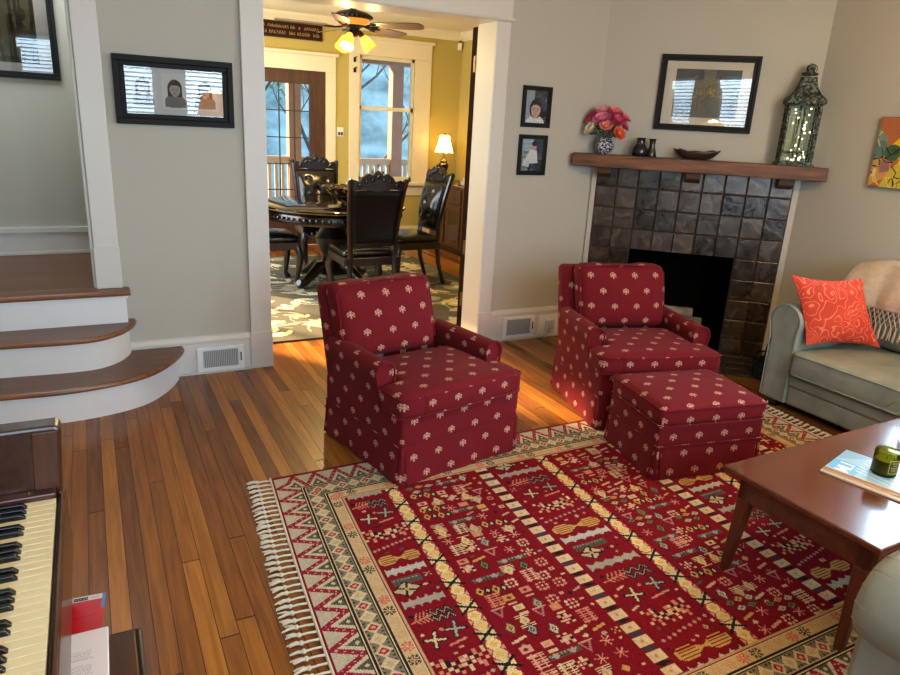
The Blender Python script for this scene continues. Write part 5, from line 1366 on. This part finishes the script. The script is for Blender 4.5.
# sideboard
sb=thing('sideboard','brown wooden sideboard along the right wall of the dining room','sideboard',(XD-.025,7.30,0),0)
SL,SR=-.80,.92
mb=MB(); mb.box((-.42,SL,.07),(0,SR,.80)); mb.build('body',BUFFET,sb,bevel=.004,smooth=False)
mb=MB(); mb.box((-.45,SL-.03,.80),(0,SR+.03,.835)); mb.build('top',BUFFET,sb,bevel=.006,smooth=False)
mb=MB(); mb.box((-.40,SL+.03,0),(-.02,SR-.03,.07)); mb.build('plinth',DARKW,sb,smooth=False)
for i in range(4):
    y0=SL+.03+i*.418; 
    dr=MB(); dr.box((-.438,y0,.61),(-.42,y0+.355,.78)); dr=dr.build('drawer',BUFFET,sb,bevel=.005,smooth=False)
    k=MB(); k.tube([(-.442,y0+.13,.70),(-.462,y0+.15,.685),(-.462,y0+.205,.685),(-.442,y0+.225,.70)],.006,6); k.build('pull',BRASS,dr)
    d_=MB(); 
    for a,b in (((-.438,y0,.09),(-.42,y0+.05,.59)),((-.438,y0+.305,.09),(-.42,y0+.355,.59)),((-.438,y0+.05,.09),(-.42,y0+.305,.15)),((-.438,y0+.05,.53),(-.42,y0+.305,.59)),((-.43,y0+.05,.15),(-.42,y0+.305,.53))): d_.box(a,b)
    d_=d_.build('cupboard_door',BUFFET,sb,bevel=.003,smooth=False)
    k=MB(); k.box((-.433,y0+.05,.15),(-.430,y0+.305,.53)); k.build('door_glass',plain('dark_door_glass',lin(60,42,32),.08),d_,smooth=False)
    k=MB(); k.ball((-.45,y0+.325,.36),.012,8); k.build('knob',BRASS,d_)
# table lamp
tl_=thing('table_lamp','lit table lamp with dark urn base and cream shade on the sideboard','lamp',(4.06,8.10,.835))
mb=MB(); mb.lathe([(.001,0),(.055,0),(.055,.012),(.03,.025),(.02,.05),(.018,.07),(.04,.11),(.062,.17),(.066,.21),(.05,.225),(.03,.235),(.045,.25),(.028,.262),(.013,.29),(.012,.36)],24)
for s in (-1,1): mb.tube([(0,s*.06,.2),(0,s*.085,.22),(0,s*.08,.26),(0,s*.04,.25)],.007,6)
mb.build('urn_base',plain('lamp_bronze',lin(28,20,16),.35,.3),tl_)
mb=MB(); n=10; k=MB()
prf=[(.118,.355),(.098,.41),(.075,.47),(.062,.52),(.058,.56)]
k.lathe(prf,40); 
o=k.build('lamp_shade',shade_mat('table_shade',lin(255,226,170),3.2),tl_)
k=MB(); k.tube([(.118*cos(a),.118*sin(a),.352+.006*sin(a*8)) for a in [i*2*pi/64 for i in range(64)]],.006,6,True); k.build('shade_trim',plain('shade_trim',lin(200,160,90),.8),tl_)
k=MB(); k.lathe([(.001,.56),(.012,.56),(.008,.575),(.011,.588),(.001,.6)],12); k.build('finial',BRASS,tl_)
# letters box on sideboard
lb=thing('letter_tray','pale tray of papers on the sideboard behind the chair','tray',(4.12,7.47,.835),0)
mb=MB(); mb.box((-.07,-.12,0),(.07,.12,.006)); mb.box((-.07,-.12,0),(-.065,.12,.05)); mb.box((.065,-.12,0),(.07,.12,.05)); mb.build('tray',plain('tray_white',lin(206,200,190),.6),lb,smooth=False)
for i,(h_,c) in enumerate(((.085,(214,206,200)),(.095,(190,170,160)),(.075,(220,214,206)))):
    k=MB(); k.box((-.05+.035*i,-.1,.006),(-.035+.035*i,.095,h_)); k.build('paper_bundle',plain('bundle_%d'%i,lin(*c),.8),lb,smooth=False)
# small things on walls
def face_y(x,z,y=None): return (x,YD,z)
sg=thing('wall_sign','dark brown wooden sign with pale script above the glazed door','sign',(2.03,YD,2.462))
mb=MB(); mb.box((-.53,-.022,-.086),(.53,-.001,.086)); mb.build('board',wood('sign_wood',lin(44,26,16),lin(64,40,26),0,3,.6),sg,bevel=.003,smooth=False)
r=Ras(1.04,.155,.004,lin(52,32,20)); R=random.Random(6)
for row,(yy,hh) in enumerate(((.045,.03),(.108,.034))):
    x=.03
    while x<1.0:
        w=R.uniform(.012,.024); k_=R.random(); c=lin(168,140,104)
        if k_<.2: x+=.02; continue
        if k_<.5: r.pl([(x,yy+hh/2),(x+w*.5,yy-hh/2),(x+w,yy+hh/2)],.004,c)
        elif k_<.8: r.pl([(x,yy-hh*.6),(x,yy+hh/2),(x+w,yy+hh*.3),(x+w*.9,yy-hh*.1),(x+w*.2,yy)],.004,c)
        else: r.pl([(x+w,yy-hh*.2),(x+w*.4,yy-hh*.3),(x,yy+hh*.2),(x+w*.6,yy+hh*.5),(x+w,yy+hh*.2)],.004,c)
        x+=w+.008
r.build('script',PRINT,lambda X,Y:(X-.52,np.full_like(X,-.0235),.0775-Y),sg)
sw=thing('light_switch','white switch plate with dark buttons between glazed door and window','switch',(2.78,YD,1.38))
mb=MB(); mb.box((-.04,-.008,-.05),(.04,-.001,.055)); mb.build('plate',WHITE,sw,bevel=.002,smooth=False)
for x in (-.016,.018): mb=MB(); mb.box((x-.012,-.014,-.038),(x+.012,-.008,.0)); mb.build('button',plain('switch_dark_%d'%(x>0),lin(60,54,48),.5),sw,smooth=False)
mo=thing('motion_sensor','cream motion sensor high in the corner of the dining room','sensor',(4.36,YD-.012,2.49),rad(-30))
mb=MB(); mb.rbox((-.028,-.05,-.05),(.028,-.005,.035),.012,3); mb.build('housing',plain('sensor_cream',lin(232,222,196),.4),mo)
mb=MB(); mb.tube([(0,-.02,.03),(0,-.005,.06)],.014,8); mb.build('bracket',plain('sensor_grey',lin(120,104,80),.5),mo)
for (z,lab) in ((2.215,'upper black iron hook on the left casing of the dining window'),(2.10,'lower black iron hook on the left casing of the dining window')):
    hk=thing('curtain_hook',lab,'hook',(2.95,YD-.022,z),0,'hooks on the window casing')
    mb=MB(); mb.rbox((-.014,-.006,-.028),(.014,0,.028),.004,2); mb.build('back_plate',BLACKM,hk)
    mb=MB(); mb.tube([(0,-.004,.015),(0,-.03,.01),(.005,-.04,-.01),(.0,-.03,-.022)],.006,6); mb.ball((.015,-.012,.028),.01,6); mb.build('hook_arm',BLACKM,hk)
mb=MB(); mb.lathe([(.001,0),(.028,0),(.028,.01),(.012,.02),(.011,.05),(.022,.075),(.018,.1),(.009,.11),(.014,.125),(.001,.135)],18)
o=mb.build('pepper_mill',DARKW); o.location=(3.34,YD-.04,.79); tag(o,'small dark turned wooden piece on the dining window sill','ornament')
mb=MB(); mb.lathe([(.02,0),(.02,-.008),(.004,-.012),(.003,-.06),(.001,-.065)],12); o=mb.build('ceiling_hook',BRASS); o.location=(3.45,7.1,2.65); tag(o,'little brass hook in the dining room ceiling near the window','hook')
# ceiling fan
fa=thing('ceiling_fan','five bladed ceiling fan with amber glass lights over the dining table','fan',(2.20,6.30,2.65))
FM_=plain('fan_bronze',lin(40,30,24),.35,.5); AMB=shade_mat('amber_glass',lin(255,180,70),.9)
mb=MB(); mb.lathe([(.075,0),(.075,-.02),(.02,-.05),(.018,-.17),(.03,-.185),(.03,-.205)],24); mb.build('downrod',FM_,fa)
mb=MB(); mb.lathe([(.001,-.19),(.05,-.195),(.13,-.215),(.165,-.235),(.17,-.25),(.16,-.268),(.14,-.272)],36); 
for i in range(26): a=i*2*pi/26; mb.ball((.166*cos(a),.166*sin(a),-.25),.012,6)
mb.build('motor_housing',FM_,fa)
mb=MB(); mb.lathe([(.145,-.272),(.12,-.305),(.075,-.325)],36); mb.build('amber_band',AMB,fa)
mb=MB(); mb.lathe([(.09,-.318),(.09,-.33),(.06,-.345),(.05,-.39),(.04,-.41),(.001,-.41)],24); mb.build('light_kit',FM_,fa)
BLADE=wood('fan_blade_wood',lin(66,50,40),lin(92,72,58),0,3,.35)
for i in range(5):
    a=rad(-40+72*i); M=Matrix.Rotation(a,4,'Z')@Matrix.Rotation(rad(-13),4,'X')
    k=MB(); k.T=M; pts=[(.20,-.05),(.26,-.062),(.55,-.074),(.64,-.066),(.668,-.03),(.668,.03),(.64,.066),(.55,.074),(.26,.062),(.20,.05)]
    k.prism(pts,-.338,-.330); bl=k.build('blade',BLADE,fa,smooth=False)
    k=MB(); k.T=M; k.tube([(.07,0,-.335),(.14,.0,-.345),(.2,.03,-.343),(.25,.03,-.342)],.008,6); k.tube([(.14,0,-.345),(.2,-.03,-.343),(.25,-.03,-.342)],.008,6); k.build('blade_arm',FM_,bl)
for i in range(3):
    a=rad(-129+120*i); d=Vector((cos(a),sin(a),0)); 
    ax=(d*.75+Vector((0,0,-1))).normalized(); rot=ax.to_track_quat('Z','Y').to_matrix().to_4x4(); M=Matrix.Translation(Vector((0,0,-.385))+d*.07)@rot
    k=MB(); k.T=M; k.lathe([(.015,-.03),(.024,.0),(.027,.03)],14); k.tube([(0,0,-.05),(0,0,0)],.01,8); sk=k.build('lamp_socket',FM_,fa)
    k=MB(); k.T=M; k.lathe([(.03,.022),(.036,.04),(.062,.135),(.066,.15)],8); k.build('glass_shade',AMB,fa,smooth=False)
    k=MB(); k.T=M; k.ball((0,0,.085),.028,10); k.build('bulb',emis('fan_bulb',(1,.85,.55),18),fa)

# ------------------------------------------------------------------ outside the dining room
PINKY=plain('porch_paint',lin(150,124,118),.7,var=.1)
mb=MB(); mb.box((.45,YD+.12,-.25),(7,10.9,-.1)); struct(mb.build('porch_floor',plain('porch_boards',lin(150,140,132),.7),smooth=False))
mb=MB(); mb.box((.45,10.55,2.36),(7,10.75,2.75)); mb.box((.45,YD+.12,2.75),(7,10.9,2.85)); struct(mb.build('porch_roof',PINKY,smooth=False))
for i,x in enumerate((2.80,4.44,.55)):
    mb=MB(); mb.box((x-.09,10.56,-.1),(x+.09,10.74,2.45)); struct(mb.build('porch_post',PINKY,smooth=False))
mb=MB(); mb.box((.45,10.60,.86),(7,10.70,.95)); mb.box((.45,10.62,.05),(7,10.68,.11))
for i in range(65): x=.5+i*.1; mb.box((x,10.63,.1),(x+.045,10.67,.87))
struct(mb.build('porch_railing',plain('railing_paint',lin(178,166,160),.7),smooth=False))
mb=MB(); mb.sheet(lambda u,v:(-25+60*u,11+20*v,-1.2+ (0 if v<.55 else 22*(v-.55))+.6*sin(u*23)*v),40,30); struct(mb.build('ground_hill',plain('winter_hill',lin(168,192,198),.95,var=.5,vscale=1.4),smooth=True))
BARK=plain('winter_bark',lin(66,80,88),.9,var=.3,vscale=8); EVG=plain('evergreen_leaf',lin(120,146,116),.9,var=.4,vscale=3)
def tree(x,y,h,seed,label,leafy=0):
    R=random.Random(seed); t=thing('tree',label,'tree',(x,y,-1.2),0,'trees beyond the porch')
    mb=MB(); tips=[]
    def br(p,d,l,r_,lev):
        q=p; pts=[p]; rs=[r_]
        for i in range(4):
            d=(d+Vector((R.uniform(-.25,.25),R.uniform(-.25,.25),R.uniform(-.05,.15)))).normalized(); q=q+d*l/4; pts.append(q); rs.append(r_*(1-.17*(i+1)))
        mb.tube(pts,rs,5); tips.append(q)
        if lev>0:
            for i in range(4 if lev>1 else 5):
                k_=R.randint(1,4); nd=(d+Vector((R.uniform(-1,1),R.uniform(-1,1),R.uniform(-.1,.8)))).normalized(); br(pts[k_],nd,l*R.uniform(.5,.75),rs[k_]*.55,lev-1)
    br(Vector((0,0,0)),Vector((0,0,1)),h*.6,h*.022,3); mb.build('branches',BARK,t)
    if leafy:
        mb=MB()
        for q in tips[::2]:
            for j in range(14):
                c=q+Vector((R.gauss(0,.3),R.gauss(0,.3),R.gauss(0,.25))); s=.07; a=Vector((R.uniform(-1,1),R.uniform(-1,1),R.uniform(-1,1))).normalized()*s; b=Vector((R.uniform(-1,1),R.uniform(-1,1),R.uniform(-1,1))).normalized()*s
                mb.add([c-a,c-b,c+a,c+b],[(0,1,2,3)])
        mb.build('foliage',EVG,t,smooth=False)
tree(3.1,14,6.5,1,'bare tree seen through the left half of the dining window')
tree(4.9,15,7,2,'bare branching tree right of centre in the dining window')
tree(4.0,19,8,3,'far bare tree behind the centre of the dining window')
tree(2.6,17,7,4,'green leafed tree seen through the glazed door',1)
tree(5.9,20,8,5,'leafy tree behind the porch post in the dining window',1)
tree(1.9,15,6,6,'slim bare tree at the left of the glazed door')

# ------------------------------------------------------------------ light
def area(name,loc,rot,sx,sy,p,c):
    l=bpy.data.lights.new(name,'AREA'); l.shape='RECTANGLE'; l.size=sx; l.size_y=sy; l.energy=p; l.color=c
    o=bpy.data.objects.new(name,l); COL.objects.link(o); o.location=loc; o.rotation_euler=rot; return o
def point(name,loc,p,c,r=.04):
    l=bpy.data.lights.new(name,'POINT'); l.energy=p; l.color=c; l.shadow_soft_size=r
    o=bpy.data.objects.new(name,l); COL.objects.link(o); o.location=loc; return o
DAY=(.62,.83,1.0)
for i,(a,b) in enumerate(WINS): area('daylight_window_%d'%i,((a+b)/2,YN-.22,1.52),(rad(76),0,0),b-a+.2,1.75,(56,64,82,110)[i]*(b-a)/.66,DAY)
area('daylight_dining_side',(XDL-.14,6.6,1.5),(rad(90),0,rad(-90)),2.2,1.6,95,(.9,.95,1))
area('daylight_right_window',(XR+.25,1.60,1.55),(rad(90),0,rad(90)),2.0,1.4,105,DAY)
sl_=bpy.data.lights.new('low_sun','SUN'); sl_.energy=22; sl_.color=(1,.74,.42); sl_.angle=rad(4)
so_=bpy.data.objects.new('low_sun',sl_); COL.objects.link(so_); so_.location=(-6,15,8); so_.rotation_euler=Vector((1,-1.37,-.9)).to_track_quat('-Z','Y').to_euler()
point('floor_lamp_glow',(1.30,.22,1.68),90,(1,.64,.30),.08)
area('stairwell_fill',(-.35,4.75,H-.03),(0,0,0),.6,.8,13,(.86,.93,1))  # added fill that lifts the landing, no opening in the ceiling here
point('added_ceiling_fill',(3.25,1.2,2.28),56,(1,.64,.27),.10)  # warm fill for the walls, goes with the added ceiling bowl
point('table_lamp_glow',(4.06,8.10,1.34),140,(1,.75,.15),.05)
for i in range(3):
    a=rad(-129+120*i); point('fan_light_%d'%i,(2.20+.17*cos(a),6.30+.17*sin(a),2.65-.53),29,(1,.70,.28),.03)
W=bpy.data.worlds.new('overcast_sky'); S.world=W; W.use_nodes=True
bg=W.node_tree.nodes['Background']; bg.inputs[0].default_value=(.52,.80,1.0,1); bg.inputs[1].default_value=1.4

# ------------------------------------------------------------------ camera
cam=bpy.data.cameras.new('camera'); co=bpy.data.objects.new('camera',cam); COL.objects.link(co)
F=686.58; cam.sensor_fit='HORIZONTAL'; cam.sensor_width=36; cam.lens=F/900*36; cam.clip_start=.02
pit,rol,yaw=rad(17.305),rad(3.0845),rad(27.905)
fwd=Vector((sin(yaw)*cos(pit),cos(yaw)*cos(pit),-sin(pit))); right=Vector((cos(yaw),-sin(yaw),0)); up=right.cross(fwd)
r_=right*cos(rol)+up*sin(rol); u_=-right*sin(rol)+up*cos(rol)
co.matrix_world=Matrix(((r_.x,u_.x,-fwd.x,0),(r_.y,u_.y,-fwd.y,0),(r_.z,u_.z,-fwd.z,1.55),(0,0,0,1)))
S.camera=co
S.view_settings.view_transform='Standard'; S.view_settings.look='None'; S.view_settings.gamma=1; S.view_settings.exposure=.31
S.cycles.max_bounces=8; S.cycles.diffuse_bounces=5; S.cycles.glossy_bounces=4; S.cycles.transparent_max_bounces=12; S.cycles.sample_clamp_indirect=6; S.cycles.use_denoising=True; S.cycles.caustics_reflective=False; S.cycles.caustics_refractive=False
